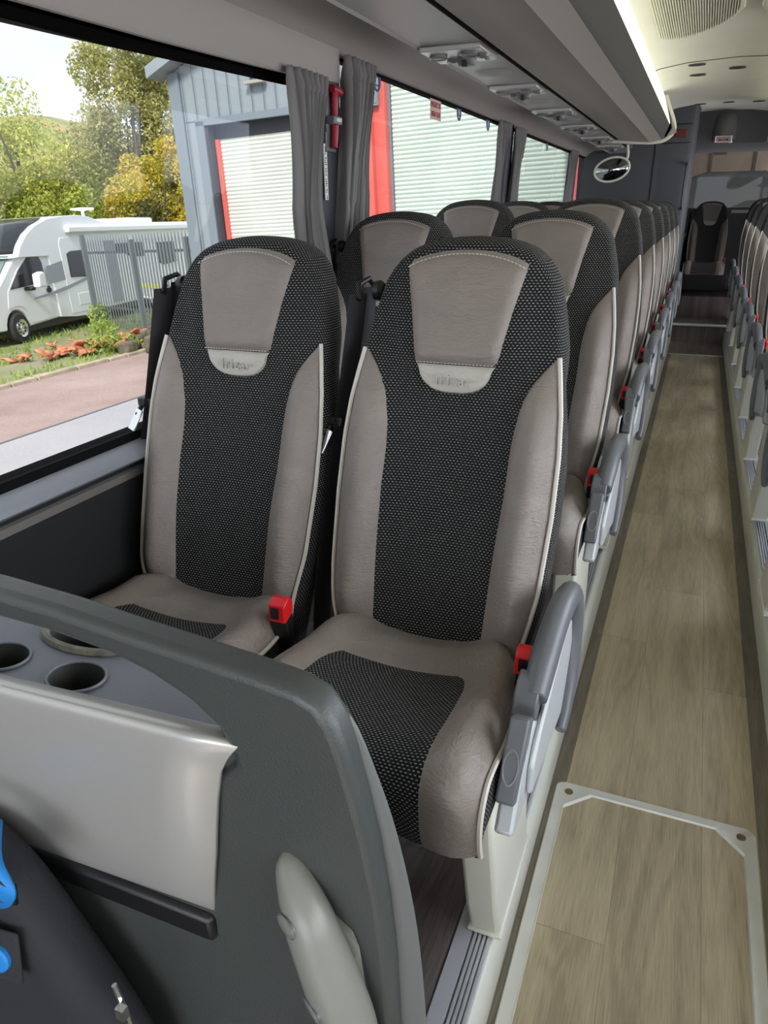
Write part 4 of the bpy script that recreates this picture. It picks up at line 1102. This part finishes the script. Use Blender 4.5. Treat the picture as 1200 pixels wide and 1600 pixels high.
# ------------------------------------------------------------------ exterior, in the slightly tilted frame of the yard
AL = math.radians(2.5)
EM = Matrix.Rotation(-AL, 4, 'Y')
G = -.95
def eplace(o, loc=(0, 0, 0), rz=0):
    o.matrix_world = EM @ Matrix.Translation(loc) @ Matrix.Rotation(rz, 4, 'Z')
    M = o.matrix_world.copy(); o.location = M.to_translation(); o.rotation_euler = M.to_euler()
    return o
def ething(name, lab, cat, loc, rz=0, group=None):
    return eplace(thing(name, lab, cat, group=group), loc, rz)

def estruct(name, mb, m, lab, **k): return eplace(struct(name, mb, m, label=lab, **k))
mb = MB(); mb.box(-7.9, 20, -40, 60, G-1.6, G-.30); mb.box(-7.9, -1.9, -40, 60, G-.5, G)
estruct('ground_apron', mb, TARG, 'pale grey tarmac beside the coach', smooth=False)
mb = MB(); mb.box(-10.95, -7.9, -40, 60, G-.5, G+.004); estruct('ground_road', mb, TARM, 'reddish tarmac lane', smooth=False)
mb = MB(); mb.box(-90, -10.95, -60, 90, G-.5, G-.01); estruct('ground_yard', mb, GRAV, 'gravel and grass yard', smooth=False)
mb = MB()
y = 4.0
while y < 14.2:
    l = random.uniform(.5, 1.1); mb.box(-11.08+random.uniform(-.04, .04), -10.93, y, y+l-.03, G-.1, G+.06+random.uniform(0, .03)); y += l
o = eplace(build('kerb', mb, mat('kerb_stone', (.42, .36, .27), .9, var=.3, vscale=3), bevel=.02)); tag(o, 'low pale stone kerb edging between road and grass', 'kerb')
mb = MB(); mb.box(-7.93, -7.88, -5, 30, G, G+.006); estruct('trim_14', mb, mat('tar_seam', (.12, .12, .13), .7), 'dark joint line in the tarmac', smooth=False)

# building
BA = math.radians(-3.5)     # wall runs along -x with slight +y
t = ething('workshop_building', 'blue grey clad industrial unit with roller shutter doors and red posts', 'building', (0, 13.0, G), BA)
# local coords: x along wall (negative left), y depth, z up from ground
def bl(x): return x  # world x ~ local x
H0 = -G
XC = -9.86
t_w = MB()
# gable cladding panels with ribs
def clad(x0_, x1_, z0_, ztop):
    mb = MB(); x = x0_; k = 0
    zt = ztop if callable(ztop) else (lambda x: ztop)
    while x < x1_-.01:
        xe = min(x+.265, x1_)
        for a, b, d in ((x, xe-.05, 0), (xe-.05, xe-.035, -.035), (xe-.035, xe-.015, -.035), (xe-.015, xe, 0)):
            pass
        pts = [(x, 0), (xe-.055, 0), (xe-.045, -.03), (xe-.02, -.03), (xe-.008, 0), (xe, 0)]
        vs = [(px_, py_, z0_) for px_, py_ in pts]+[(px_, py_, zt(px_)) for px_, py_ in pts]
        n = len(pts); mb.add(vs, [(i, i+1, n+i+1, n+i) for i in range(n-1)], 0)
        # groove shade painted on as dark strips below
        x = xe
    x = x0_
    while x < x1_-.05:
        mb.box(x+.265-.043, x+.265-.021, -.0315, -.0305, z0_, zt(x)-.02, 1); x += .265
    return mb
gz = lambda x: H0+3.40+(x+9.86)*.36 if x < -6.3 else H0+3.40+3.56*.36
gz2 = lambda x: min(H0+4.28+(x+9.86)*.40, H0+5.9)
mb = clad(XC+.05, -5.55, H0+3.42, gz2); build('cladding', mb, [CLAD, GROVSH], t, smooth=False)
mb = clad(XC+.05, -9.28, 0, lambda x: H0+3.45); build('cladding', mb, [CLAD, GROVSH], t, smooth=False)
mb = MB(); mb.box(XC-.05, XC+.22, -.05, .0, 0, H0+4.3); mb.box(-9.36, -9.16, -.06, .25, 0, H0+3.42); mb.box(-9.36, -5.4, -.06, .0, H0+3.34, H0+3.46); mb.box(-5.95, -5.38, -.05, 0, H0+3.3, H0+5.9); o = build('flashing', mb, CLADD, t, smooth=False); 
mb = MB(); 
vs = [(XC-.30, -.35, H0+4.22), (XC-.30, -.35, H0+4.42), (-5.4, -.35, H0+6.15), (-5.4, -.35, H0+5.95)]
mb.add(vs+[(a, 0.1, c) for a, b, c in vs], [(0, 1, 2, 3), (4, 7, 6, 5), (0, 4, 5, 1), (1, 5, 6, 2), (3, 2, 6, 7), (0, 3, 7, 4)]); build('verge_trim', mb, CLAD, t, smooth=False)
mb = MB(); mb.add([(XC-.3, -.3, H0+4.42), (-5.4, -.3, H0+6.15), (-5.4, 14, H0+6.15), (XC-.3, 14, H0+4.42)], [(0, 1, 2, 3)]); mb.box(XC, XC+.05, 0, 14, 0, H0+4.3); mb.box(-5.4, 3, 0.6, 14, H0+5.9, H0+6.0); build('roof', mb, CLADD, t, smooth=False)
mb = MB(); mb.box(-9.16, -9.10, -.02, .3, 0, H0+3.34); mb.box(-9.16, -5.7, .2, .36, H0+3.1, H0+3.36); o = build('door_recess', mb, DARKG, t, smooth=False)
def slats(x0_, x1_, z0_, z1_, y_, m):
    mb = MB(); z = z0_
    pts = []
    while z < z1_: 
        pts += [(y_, z), (y_-.014, z+.02), (y_-.018, z+.038), (y_-.012, z+.058), (y_+.006, z+.066)]; z += .072
    mb.sheet(pts, 'x', x0_, x1_, 0)
    return build('shutter_door', mb, m, t, smooth=False)
s1 = slats(-9.02, -5.70, 0, H0+3.24, .22, SHUT); s1['label'] = 'pale roller shutter door on the left'
s2 = slats(-5.24, -2.05, 0, H0+5.4, .22, SHUT2); s2['label'] = 'tall pale green roller shutter door'
mb = MB(); mb.box(-9.08, -9.0, .14, .24, 0, H0+3.1); o = build('door_post', mb, DOORR, t, smooth=False); o['label'] = 'slim red door post'
mb = MB(); mb.box(-5.73, -5.52, -.08, .24, 0, H0+3.2); o = build('door_post', mb, DOORR, t, smooth=False); o['label'] = 'wide red steel post'
mb = MB(); mb.box(-5.52, -5.30, .05, .24, 0, H0+5.6); o = build('door_post', mb, DOORR, t, smooth=False); o['label'] = 'red steel post beside the tall shutter'
mb = MB(); mb.box(-5.30, -5.26, .19, .24, 0, H0+5.6); mb.box(-2.07, -2.03, 0, .24, 0, H0+5.6); o = build('shutter_guide', mb, CLADD, t, smooth=False)
mb = MB(); mb.box(-2.03, -1.60, -.06, .24, 0, H0+5.6); o = build('door_post', mb, DOORR, t, smooth=False); o['label'] = 'red steel post at the far right'
mb = MB(); mb.box(-5.4, -1.7, .0, .3, H0+5.4, H0+6.1); mb.box(-1.74, -1.5, 0, .3, 0, H0+6.1); build('lintel', mb, CLADD, t, smooth=False)
mb = MB(); mb.box(-8.05, -7.62, -.16, -.05, H0+3.90, H0+3.96); mb.tube([(-7.95, -.1, H0+4.12), (-7.75, -.18, H0+4.04), (-7.7, -.05, H0+3.96)], .03, 6); mb.box(-7.85, -7.62, -.2, -.05, H0+4.02, H0+4.14); o = build('security_lamp', mb, SVC, t, bevel=.01); o['label'] = 'small wall bracket lamp'

# fence
fx, fy = -15.31, 16.23; ex_, ey_ = -9.95, 13.9
L_f = math.hypot(ex_-fx, ey_-fy); ang = math.atan2(ey_-fy, ex_-fx)
t = ething('palisade_fence', 'grey palisade fence of pointed steel pales in front of the motorhome', 'fence', (fx, fy, G), ang)
for px_ in (0, 2.75, 5.35):
    mb = MB(); mb.box(px_-.06, px_+.06, -.05, .05, -.1, 2.48 if px_ == 0 else 2.3); build('post', mb, FENC, t, smooth=False)
for z in (2.02, .62):
    mb = MB(); mb.box(0, L_f, .03, .07, z-.03, z+.03); build('rail', mb, FENC, t, smooth=False)
pale = None
k = .20
while k < L_f:
    if abs(k-2.75) > .08:
        if pale is None:
            mb = MB(); mb.prism([(-.033, .12), (.033, .12), (.033, 2.28), (0, 2.42), (-.033, 2.28)], 'y', -.01, .0); pale = build('pale', mb, FENC, t, smooth=False); q = pale
        else: q = pale.copy(); col.objects.link(q)
        q.location = (k, 0, 0)
    k += .153

# motorhome (local: x to the rear along the side, y to the far side, z up)
md = math.atan2(.97, -.24)
t = ething('motorhome', 'white coachbuilt motorhome with dark skylight nose parked behind the fence', 'motorhome', (-15.55, 13.77, G), md-PI*0)
# check handedness: local +y is rot90 of local x = (-.97,-.24): far side
W = 2.25
low = [(-.95, .38), (-.98, .75), (-.86, 1.02), (-.42, 1.30), (.56, 2.06), (.8, 2.10), (1.9, 2.12), (1.9, .42), (.62, .36)]
arch = [(.13+.47*math.cos(a), .34+.47*math.sin(a)) for a in [math.radians(5+170*k/10) for k in range(11)]]
cab = [(-.95, .38), (-.98, .75), (-.86, 1.02), (-.42, 1.30), (.56, 2.06), (1.2, 2.12), (2.0, 2.12), (2.0, .42), (.62, .36)]+arch+[(-.36, .36)]
mb = MB(); mb.prism(cab, 'x', 0, 1); 
def rolled(poly, y0_, y1_, inset, name, m, parent=None, bev=.05):
    mb = MB(); mb.prism(poly, 'y', y0_, y1_)
    # prism 'y' uses (x,z)
    return build(name, mb, m, t if parent is None else parent, bevel=bev, seg=3)
rolled(cab, .06, W-.06, 0, 'cab', MHW)
over = [(.30, 2.02), (.62, 2.05), (.80, 2.28), (1.15, 2.55), (1.6, 2.76), (2.2, 2.92), (3.0, 3.0), (3.7, 3.02), (4.4, 2.98), (5.0, 2.85), (5.4, 2.80), (11.9, 2.82), (12.0, .6), (11.6, .42), (3.9, .40), (3.6, .30), (2.75, .34), (2.0, .42), (1.95, 2.0), (.9, 2.02)]
rolled(over, 0, W, 0, 'body_shell', MHW, bev=.06)
mb = MB(); sk = [(.66, 2.10), (.82, 2.32), (1.17, 2.59), (1.62, 2.80), (2.2, 2.955)]
mb.sheet(sk, 'y', .16, W-.16, 0); mb2 = MB()
n = len(sk); vs = [(a, .16, b+.012) for a, b in sk]+[(a, W-.16, b+.012) for a, b in sk]; mb = MB(); mb.add(vs, [(i, i+1, n+i+1, n+i) for i in range(n-1)])
o = build('skylight', mb, MHD, t); o['label'] = 'dark panoramic skylight over the cab'; m = o.modifiers.new('s', 'SOLIDIFY'); m.thickness = .02
mb = MB(); mb.add([(-.40, .18, 1.335), (.54, .22, 2.065), (.54, W-.22, 2.065), (-.40, W-.18, 1.335)], [(0, 1, 2, 3)]); o = build('windscreen', mb, MHS, t, smooth=False); m = o.modifiers.new('s', 'SOLIDIFY'); m.thickness = .03
def sidep(name, poly, m, d=.03, y_=-.012, parent=None, bev=.0, lab=None):
    mb = MB(); mb.prism(poly, 'y', y_-d, y_+.0); o = build(name, mb, m, parent or t, bevel=bev)
    if lab: o['label'] = lab
    return o
sidep('cab_window', [(.08, 1.30), (.55, 1.72), (1.02, 2.02), (1.50, 2.05), (1.62, 1.85), (1.62, 1.45), (1.4, 1.36)], MHD, .02, .055, lab='dark cab door window')
sidep('cab_door', [(-.02, 1.26), (.5, 1.72), (1.0, 2.06), (1.55, 2.09), (1.69, 1.9), (1.72, .45), (.72, .42), (.62, .7), (.45, .85), (.2, .9), (-.15, .85)], MHW, .012, .058, bev=.01)
sidep('side_window', [(2.80, 1.40), (3.72, 1.36), (3.86, 1.45), (3.90, 2.0), (3.82, 2.10), (3.0, 2.08), (2.80, 2.02)], MHD, .03, 0, bev=.03, lab='dark living area window')
sidep('side_window', [(5.7, 1.95), (6.1, 1.95), (6.5, 1.8), (7.5, 1.75), (7.5, 2.2), (5.7, 2.2)], MHD, .03, 0, bev=.03)
sidep('side_window', [(8.6, 1.5), (8.6, 2.15), (10.1, 2.15), (10.1, 1.45), (9.0, 1.4)], MHD, .03, 0, bev=.03)
sidep('entry_door', [(2.55, .44), (2.52, 2.3), (2.62, 2.44), (3.95, 2.44), (3.95, .44)], MHW, .012, 0, bev=.01)
sidep('entry_door', [(5.0, .5), (5.0, 2.3), (5.6, 2.3), (5.6, .5)], MHG, .014, 0, bev=.01, lab='grey side door with dark opening')
sidep('livery_stripe', [(1.72, 1.30), (1.72, 1.75), (2.55, 1.86), (2.8, 1.8), (2.8, 1.4), (2.5, 1.36)], MHG, .006, -.0, lab='grey livery block')
sidep('livery_stripe', [(.9, 1.02), (1.7, 1.10), (2.5, 1.19), (3.95, 1.40), (3.95, 1.33), (2.6, 1.12), (1.8, 1.03), (.9, .99)], MHG, .008, -.014, lab='dark sweeping livery stripe')
mb = MB(); mb.box(2.95, 11.7, -.14, .0, 2.56, 2.72); aw = build('awning', mb, MHW, t, bevel=.03)
mb = MB(); mb.box(1.95, 2.0, -.12, .06, 2.0, 2.05)
mb = MB(); mb.prism([(.72, 1.28), (1.02, 1.28), (1.06, 1.62), (.96, 1.66), (.76, 1.62)], 'y', -.36, -.16); mb.box(.62, .8, -.2, .05, 1.22, 1.32, 1); o = build('door_mirror', mb, [MHW, BLK], t, bevel=.04)
mb = MB(); mb.box(1.60, 1.78, .0, .04, 1.12, 1.2); mb.box(1.66, 1.73, -.0, .04, 1.06, 1.26); build('door_handle', mb, BLK, t)
mb = MB(); mb.box(3.0, 3.8, -.02, 0, .62, .95); build('service_hatch', mb, MHW, t, bevel=.01)
for xw in (.13, 9.0):
    mb = MB(); mb.lathe([(.20, 0), (.34, .0), (.365, .03), (.37, .11), (.36, .2), (.2, .22)], (xw, -.0, .37), 'y', 32); w_ = build('tyre', mb, TYR, t)
    mb = MB(); mb.lathe([(0, .02), (.06, .0), (.075, .02), (.17, .03), (.215, .0), (.225, .05), (0, .06)], (xw, -.035, .37), 'y', 32)
    for k in range(8):
        a = 2*PI*k/8; mb.lathe([(0, -.0), (.022, 0), (.022, .02), (0, .02)], (xw+.13*math.cos(a), -.02, .37+.13*math.sin(a)), 'y', 10, mi=1)
    o = build('wheel_rim', mb, [CHR, BLK], w_); 
mb = MB(); mb.lathe([(0, 2.98), (.05, 2.98), (.05, 3.16), (.35, 3.2), (.33, 3.24), (0, 3.26)], (5.0, .5, 0), 'z', 20); build('satellite_dish', mb, MHW, t)
mb = MB(); mb.box(6.2, 6.9, .5, 1.4, 2.8, 2.95); mb.box(7.6, 9.5, .4, 1.6, 2.8, 2.98); build('roof_unit', mb, MHW, t, bevel=.06)
mb = MB(); mb.box(0, 11, .3, W-.3, .2, .45); build('underbody', mb, BLK, t, smooth=False)

# yellow-striped items and white frame behind the fence
t = ething('plastic_chair', 'white metal framed object with yellow strip behind the fence pales', 'yard furniture', (-14.4, 17.4, G), -.4)
mb = MB(); mb.tube([(-.5, 0, 0), (-.45, 0, .75), (.6, 0, .70), (.62, 0, 0)], .04, 6); mb.tube([(-.47, 0, .35), (.6, 0, .33)], .04, 6); build('frame', mb, MHW, t)
mb = MB(); mb.box(-.25, .65, -.03, .03, 1.0, 1.1); o = build('yellow_strip', mb, YEL, t); o['label'] = 'bright yellow strip'
mb = MB(); mb.box(.2, .25, -.03, .03, .6, 1.0); build('upright', mb, MHW, t)

# rubble piles
def rubble(lab, cx, cy, n, sx_, sy_, seed):
    rnd = random.Random(seed)
    t = ething('tile_pile', lab, 'rubble', (cx, cy, G), .9)
    for k in range(n):
        w = rnd.uniform(.18, .34); mb = MB()
        mb.grid(lambda u, v: ((u-.5)*w, (v-.5)*w*.8, .035*math.sin(u*PI)), 6, 2)
        o = build('broken_tile', mb, RUST, t); m = o.modifiers.new('s', 'SOLIDIFY'); m.thickness = .03
        o.location = (rnd.gauss(0, sx_), rnd.gauss(0, sy_), rnd.uniform(.03, .22)); o.rotation_euler = (rnd.uniform(-.6, .6), rnd.uniform(-.6, .6), rnd.uniform(0, 6))
rubble('pile of broken orange roof tiles on the grass left of the weeds', -12.35, 12.35, 34, .75, .22, 3)
rubble('pile of broken orange roof tiles at the foot of the fence', -12.3, 14.2, 40, .95, .3, 4)
mb = MB(); 
for k in range(9):
    a = k*.7; mb.box(-11.3+.5*math.sin(a*2), -11.0+.5*math.sin(a*2), 12.4+k*.28, 12.75+k*.28, G, G+.28+.1*math.sin(k*2.1))
o = eplace(build('kerb_stones', mb, mat('mossy_stone', (.13, .115, .08), .95, var=.5, vscale=6), bevel=.05)); tag(o, 'row of dark mossy stones where the kerb meets the fence', 'stones', None, 'stuff')

# foliage
def leaves(mb, c, r, n, size, rnd, shell=.45):
    for _ in range(n):
        while True:
            p = Vector((rnd.uniform(-1, 1), rnd.uniform(-1, 1), rnd.uniform(-1, 1)))
            if shell < p.length < 1: break
        q = Vector((c[0]+p.x*r[0], c[1]+p.y*r[1], c[2]+p.z*r[2]))
        a = Vector((rnd.uniform(-1, 1), rnd.uniform(-1, 1), rnd.uniform(-1, 1))).normalized(); b = a.cross(Vector((rnd.uniform(-1, 1), rnd.uniform(-1, 1), rnd.uniform(-1, 1)))).normalized()
        s = size*rnd.uniform(.6, 1.3); a *= s; b *= s*.55
        o = len(mb.v); mb.v += [tuple(q-a), tuple(q-b), tuple(q+a), tuple(q+b)]; mb.f.append([o, o+1, o+2, o+3]); mb.m.append(0)
LGREEN = leaf_mat('leaf_yellow_green', (.22, .30, .05), (.46, .52, .11), (.80, .74, .20))
LOLIVE = leaf_mat('leaf_olive', (.22, .24, .08), (.48, .48, .19), (.78, .70, .36))
LYEL = leaf_mat('leaf_autumn', (.32, .36, .05), (.66, .58, .09), (.80, .48, .08))
LWEED = leaf_mat('leaf_weed', (.18, .28, .05), (.34, .46, .10), (.52, .58, .18))
def tree(lab, x, y, h, clumps, n, size, m, seed, trunk=True):
    rnd = random.Random(seed); t = ething('tree', lab, 'tree', (x, y, G-.1), group=None)
    mb = MB()
    mb.tube(spline([(0, 0, 0), (.15, .1, h*.25), (-.1, 0, h*.5), (.1, .1, h*.85)], 4), [.22*(1-.85*i/12) for i in range(13)], 8)
    for c, r in clumps:
        for _ in range(5):
            e = (c[0]+rnd.uniform(-.7, .7)*r[0], c[1]+rnd.uniform(-.7, .7)*r[1], c[2]+rnd.uniform(-.5, .8)*r[2])
            s0 = (0, 0, h*rnd.uniform(.15, .6)); md_ = tuple((a+b)/2+rnd.uniform(-.4, .4) for a, b in zip(s0, e))
            mb.tube(spline([s0, md_, e], 4), [.09*(1-.85*i/8) for i in range(9)], 5)
    build('trunk', mb, BARK, t)
    mb = MB(); vol = sum(r[0]*r[1]*r[2] for c, r in clumps)
    for c, r in clumps:
        k = max(3, int(r[0]*2.0)); nn = int(n*(r[0]*r[1]*r[2])/vol)
        for _ in range(14):   # sub-clumps
            while True:
                p = Vector((rnd.uniform(-1, 1), rnd.uniform(-1, 1), rnd.uniform(-1, 1)))
                if p.length < .95: break
            cc = (c[0]+p.x*r[0], c[1]+p.y*r[1], c[2]+p.z*r[2]); q = rnd.uniform(.26, .48)
            leaves(mb, cc, (r[0]*q, r[1]*q, r[2]*q), nn//14, size, rnd, .2)
    build('foliage', mb, m, t, smooth=False, fix=False)
# directions worked out on the ground: positions (x,y) in the yard frame
tree('sparse yellow green tree at the far left, sky above it', -26.5, 25.2, 7, [((0, 0, 5.6), (2.9, 2.6, 2.7)), ((-1.8, -1.6, 3.0), (2.6, 2.6, 2.2)), ((1.2, 1.2, 3.4), (2.6, 2.4, 2.4))], 32000, .085, LGREEN, 11)
tree('tallest olive tree behind the motorhome, reaching the window top', -23.0, 28.6, 10.5, [((-.6, 0, 6.6), (2.4, 2.6, 3.0)), ((.2, .6, 8.8), (1.9, 2.2, 2.2)), ((2.2, 1.4, 7.0), (2.0, 2.2, 3.0)), ((.6, 0, 3.6), (3.2, 2.6, 2.4))], 52000, .085, LOLIVE, 12)
tree('autumn yellow tree beside the workshop corner', -21.4, 26.6, 5, [((0, 0, 3.3), (2.0, 1.8, 2.0)), ((1.6, 1.0, 4.4), (1.6, 1.8, 1.8))], 17000, .075, LYEL, 14)
tree('dense green tree low behind the motorhome cab', -31.0, 29.5, 6, [((0, 0, 3.4), (4.2, 3.4, 2.8)), ((3.4, 2.0, 3.8), (3.2, 3.0, 2.6))], 34000, .09, LGREEN, 13)
tree('olive brown tree filling the gap by the workshop', -26.0, 36.0, 8, [((0, 0, 4.4), (4.0, 3.4, 3.6)), ((3.0, 2.4, 6.4), (3.0, 3.0, 2.8))], 30000, .10, LOLIVE, 15)
mb = MB()
def hill(u, v):
    x = -62+u*46; y = 5+v*60; z = G-.5+ (10.5*smoothstep(-28, -55, x) + .8*math.sin(x*.3+y*.21) + 2*smoothstep(30, 60, y))
    return (x, y, z)
mb.grid(hill, 30, 30); estruct('ground_hillside', mb, HILL, 'brown green hillside beyond the trees')
def weeds(lab, spots, n, seed, m=LWEED):
    rnd = random.Random(seed); mb = MB()
    for x, y, r, h in spots: leaves(mb, (x, y, G+h*.5), (r, r, h*.6), n, .055, rnd, 0)
    o = eplace(build('weeds', mb, m, smooth=False, fix=False)); tag(o, lab, 'weeds', None, 'stuff')
weeds('bright green weeds growing between the tile piles and fence', [(-11.9, 12.7, .4, .45), (-14.9, 15.9, .35, .7), (-12.0, 15.4, .6, .9), (-13.6, 16.6, .7, .5), (-11.7, 13.1, .4, .35), (-12.9, 16.2, .8, .5), (-14.2, 15.2, .4, .35)], 240, 21)
rnd = random.Random(5); mb = MB()
for _ in range(5200):
    x = rnd.uniform(-20, -11.1); y = rnd.uniform(4, 19)
    if math.sin(x*1.7+.6*y)+math.sin(y*1.1-x) < -.1 and x < -12.2: continue
    h = rnd.uniform(.04, .13); a = rnd.uniform(0, 6.28); w = .035
    dx, dy = w*math.cos(a), w*math.sin(a)
    o = len(mb.v); mb.v += [(x-dx, y-dy, G-.01), (x+dx, y+dy, G-.01), (x+rnd.uniform(-.05, .05), y+rnd.uniform(-.05, .05), G+h)]; mb.f.append([o, o+1, o+2]); mb.m.append(0)
o = eplace(build('grass', mb, LWEED, smooth=False, fix=False)); tag(o, 'short green grass tufts over the gravel yard', 'grass', None, 'stuff')

# behind the coach
mb = MB(); 
t = thing('warehouse_wall', 'beige profiled warehouse wall seen through the rear window', 'building', (0, 24, -2.4))
mb.box(-1.6, 9, 0, .3, 0, 8); build('wall_face', mb, BEIG, t, smooth=False)
mb = MB()
for k in range(9): mb.box(-1.2+k*1.1, -1.12+k*1.1, -.03, 0, 0, 8)
build('rib', mb, BARK, t, smooth=False)
t = thing('parked_coach', 'dark grey coach parked behind, its roofline crossing the rear window', 'coach', (.3, 17.5, -2.4))
mb = MB(); mb.prism([(-1.6, .4), (-1.6, 3.0), (-1.2, 4.15), (-.4, 4.42), (.7, 4.42), (1.25, 4.15), (1.45, 3.4), (1.5, .4)], 'y', 0, 5); build('coach_body', mb, COACH, t, bevel=.12)
mb = MB(); mb.prism([(-1.3, 2.0), (-1.2, 3.35), (1.1, 3.35), (1.2, 2.0)], 'y', -.04, .02); build('coach_window', mb, LEDG, t, bevel=.02)
mb = MB(); mb.box(-1.05, 1.0, -.03, 0.02, 3.62, 3.68); build('roof_seam', mb, SVC, t)
mb = MB(); mb.box(1.15, 1.3, -.06, 0.02, 3.4, 4.0); o = build('tail_lamp', mb, mat('tail_orange', (.6, .2, .12), .4), t); o['label'] = 'orange red marker lamp'

# ------------------------------------------------------------------ coach lamps
def striplamp(x, lab, power):
    t = thing('ceiling_lamp', lab, 'lamp', (x, 0, 0), group=None)
    mb = MB(); mb.box(-.02, .02, -2.4, -.35, 2.070, 2.078); build('diffuser', mb, mat('cream_glow', (.9, .9, .85), .4, emit=(1, .98, .84), estr=6) if 'cream_glow' not in MATS else MATS['cream_glow'], t)

# ------------------------------------------------------------------ world, sun, camera
w = bpy.data.worlds.new('sky'); scn.world = w; w.use_nodes = True
N, L = w.node_tree.nodes, w.node_tree.links
bg = N['Background']; tc = N.new('ShaderNodeTexCoord')
sp = N.new('ShaderNodeSeparateXYZ'); L.new(tc.outputs['Generated'], sp.inputs[0])
n = N.new('ShaderNodeTexNoise'); n.inputs['Scale'].default_value = 2.2; n.inputs['Detail'].default_value = 6; L.new(tc.outputs['Generated'], n.inputs['Vector'])
cr = N.new('ShaderNodeValToRGB'); cr.color_ramp.elements[0].position = .38; cr.color_ramp.elements[1].position = .62
cr.color_ramp.elements[0].color = (.50, .60, .76, 1); cr.color_ramp.elements[1].color = (.78, .78, .78, 1)
L.new(n.outputs['Fac'], cr.inputs['Fac'])
gr = N.new('ShaderNodeValToRGB'); gr.color_ramp.elements[0].position = .45; gr.color_ramp.elements[1].position = .52
gr.color_ramp.elements[0].color = (.42, .38, .30, 1); gr.color_ramp.elements[1].color = (1, 1, 1, 1)
L.new(math_node(N, L, 'ADD', math_node(N, L, 'MULTIPLY', sp.outputs['Z'], .5), .5), gr.inputs['Fac'])
mx = N.new('ShaderNodeMix'); mx.data_type = 'RGBA'; mx.blend_type = 'MULTIPLY'; mx.inputs[0].default_value = 1
L.new(cr.outputs['Color'], mx.inputs[6]); L.new(gr.outputs['Color'], mx.inputs[7]); L.new(mx.outputs[2], bg.inputs['Color'])
bg.inputs['Strength'].default_value = 2.1
sl = bpy.data.lights.new('sun', 'SUN'); sl.energy = 4.6; sl.angle = math.radians(12); sl.color = (1, .94, .83)
so = bpy.data.objects.new('sun', sl); col.objects.link(so); so.rotation_euler = Vector((-.35, 1, -.95)).to_track_quat('-Z', 'Y').to_euler()

cd = bpy.data.cameras.new('camera'); cam = bpy.data.objects.new('camera', cd); col.objects.link(cam); scn.camera = cam
f = 1139.75
cd.sensor_fit = 'VERTICAL'; cd.sensor_height = 24; cd.sensor_width = 18; cd.lens = f/1600*24; cd.clip_start = .02; cd.clip_end = 400
R = ((0.925898, -0.134704, 0.352941), (0.377602, 0.358122, -0.853912), (-0.01137, 0.923906, 0.382449))
cam.matrix_world = Matrix.Translation((0, 0, 1.38)) @ Matrix(R).to_4x4()

scn.view_settings.view_transform = 'Standard'; scn.view_settings.look = 'None'; scn.view_settings.gamma = 1; scn.view_settings.use_curve_mapping = False
scn.view_settings.exposure = 2.2
scn.cycles.max_bounces = 10; scn.cycles.diffuse_bounces = 6; scn.cycles.glossy_bounces = 4; scn.cycles.transparent_max_bounces = 16; scn.cycles.transmission_bounces = 4
scn.cycles.use_denoising = True; scn.cycles.sample_clamp_indirect = 8; scn.cycles.caustics_reflective = False; scn.cycles.caustics_refractive = False
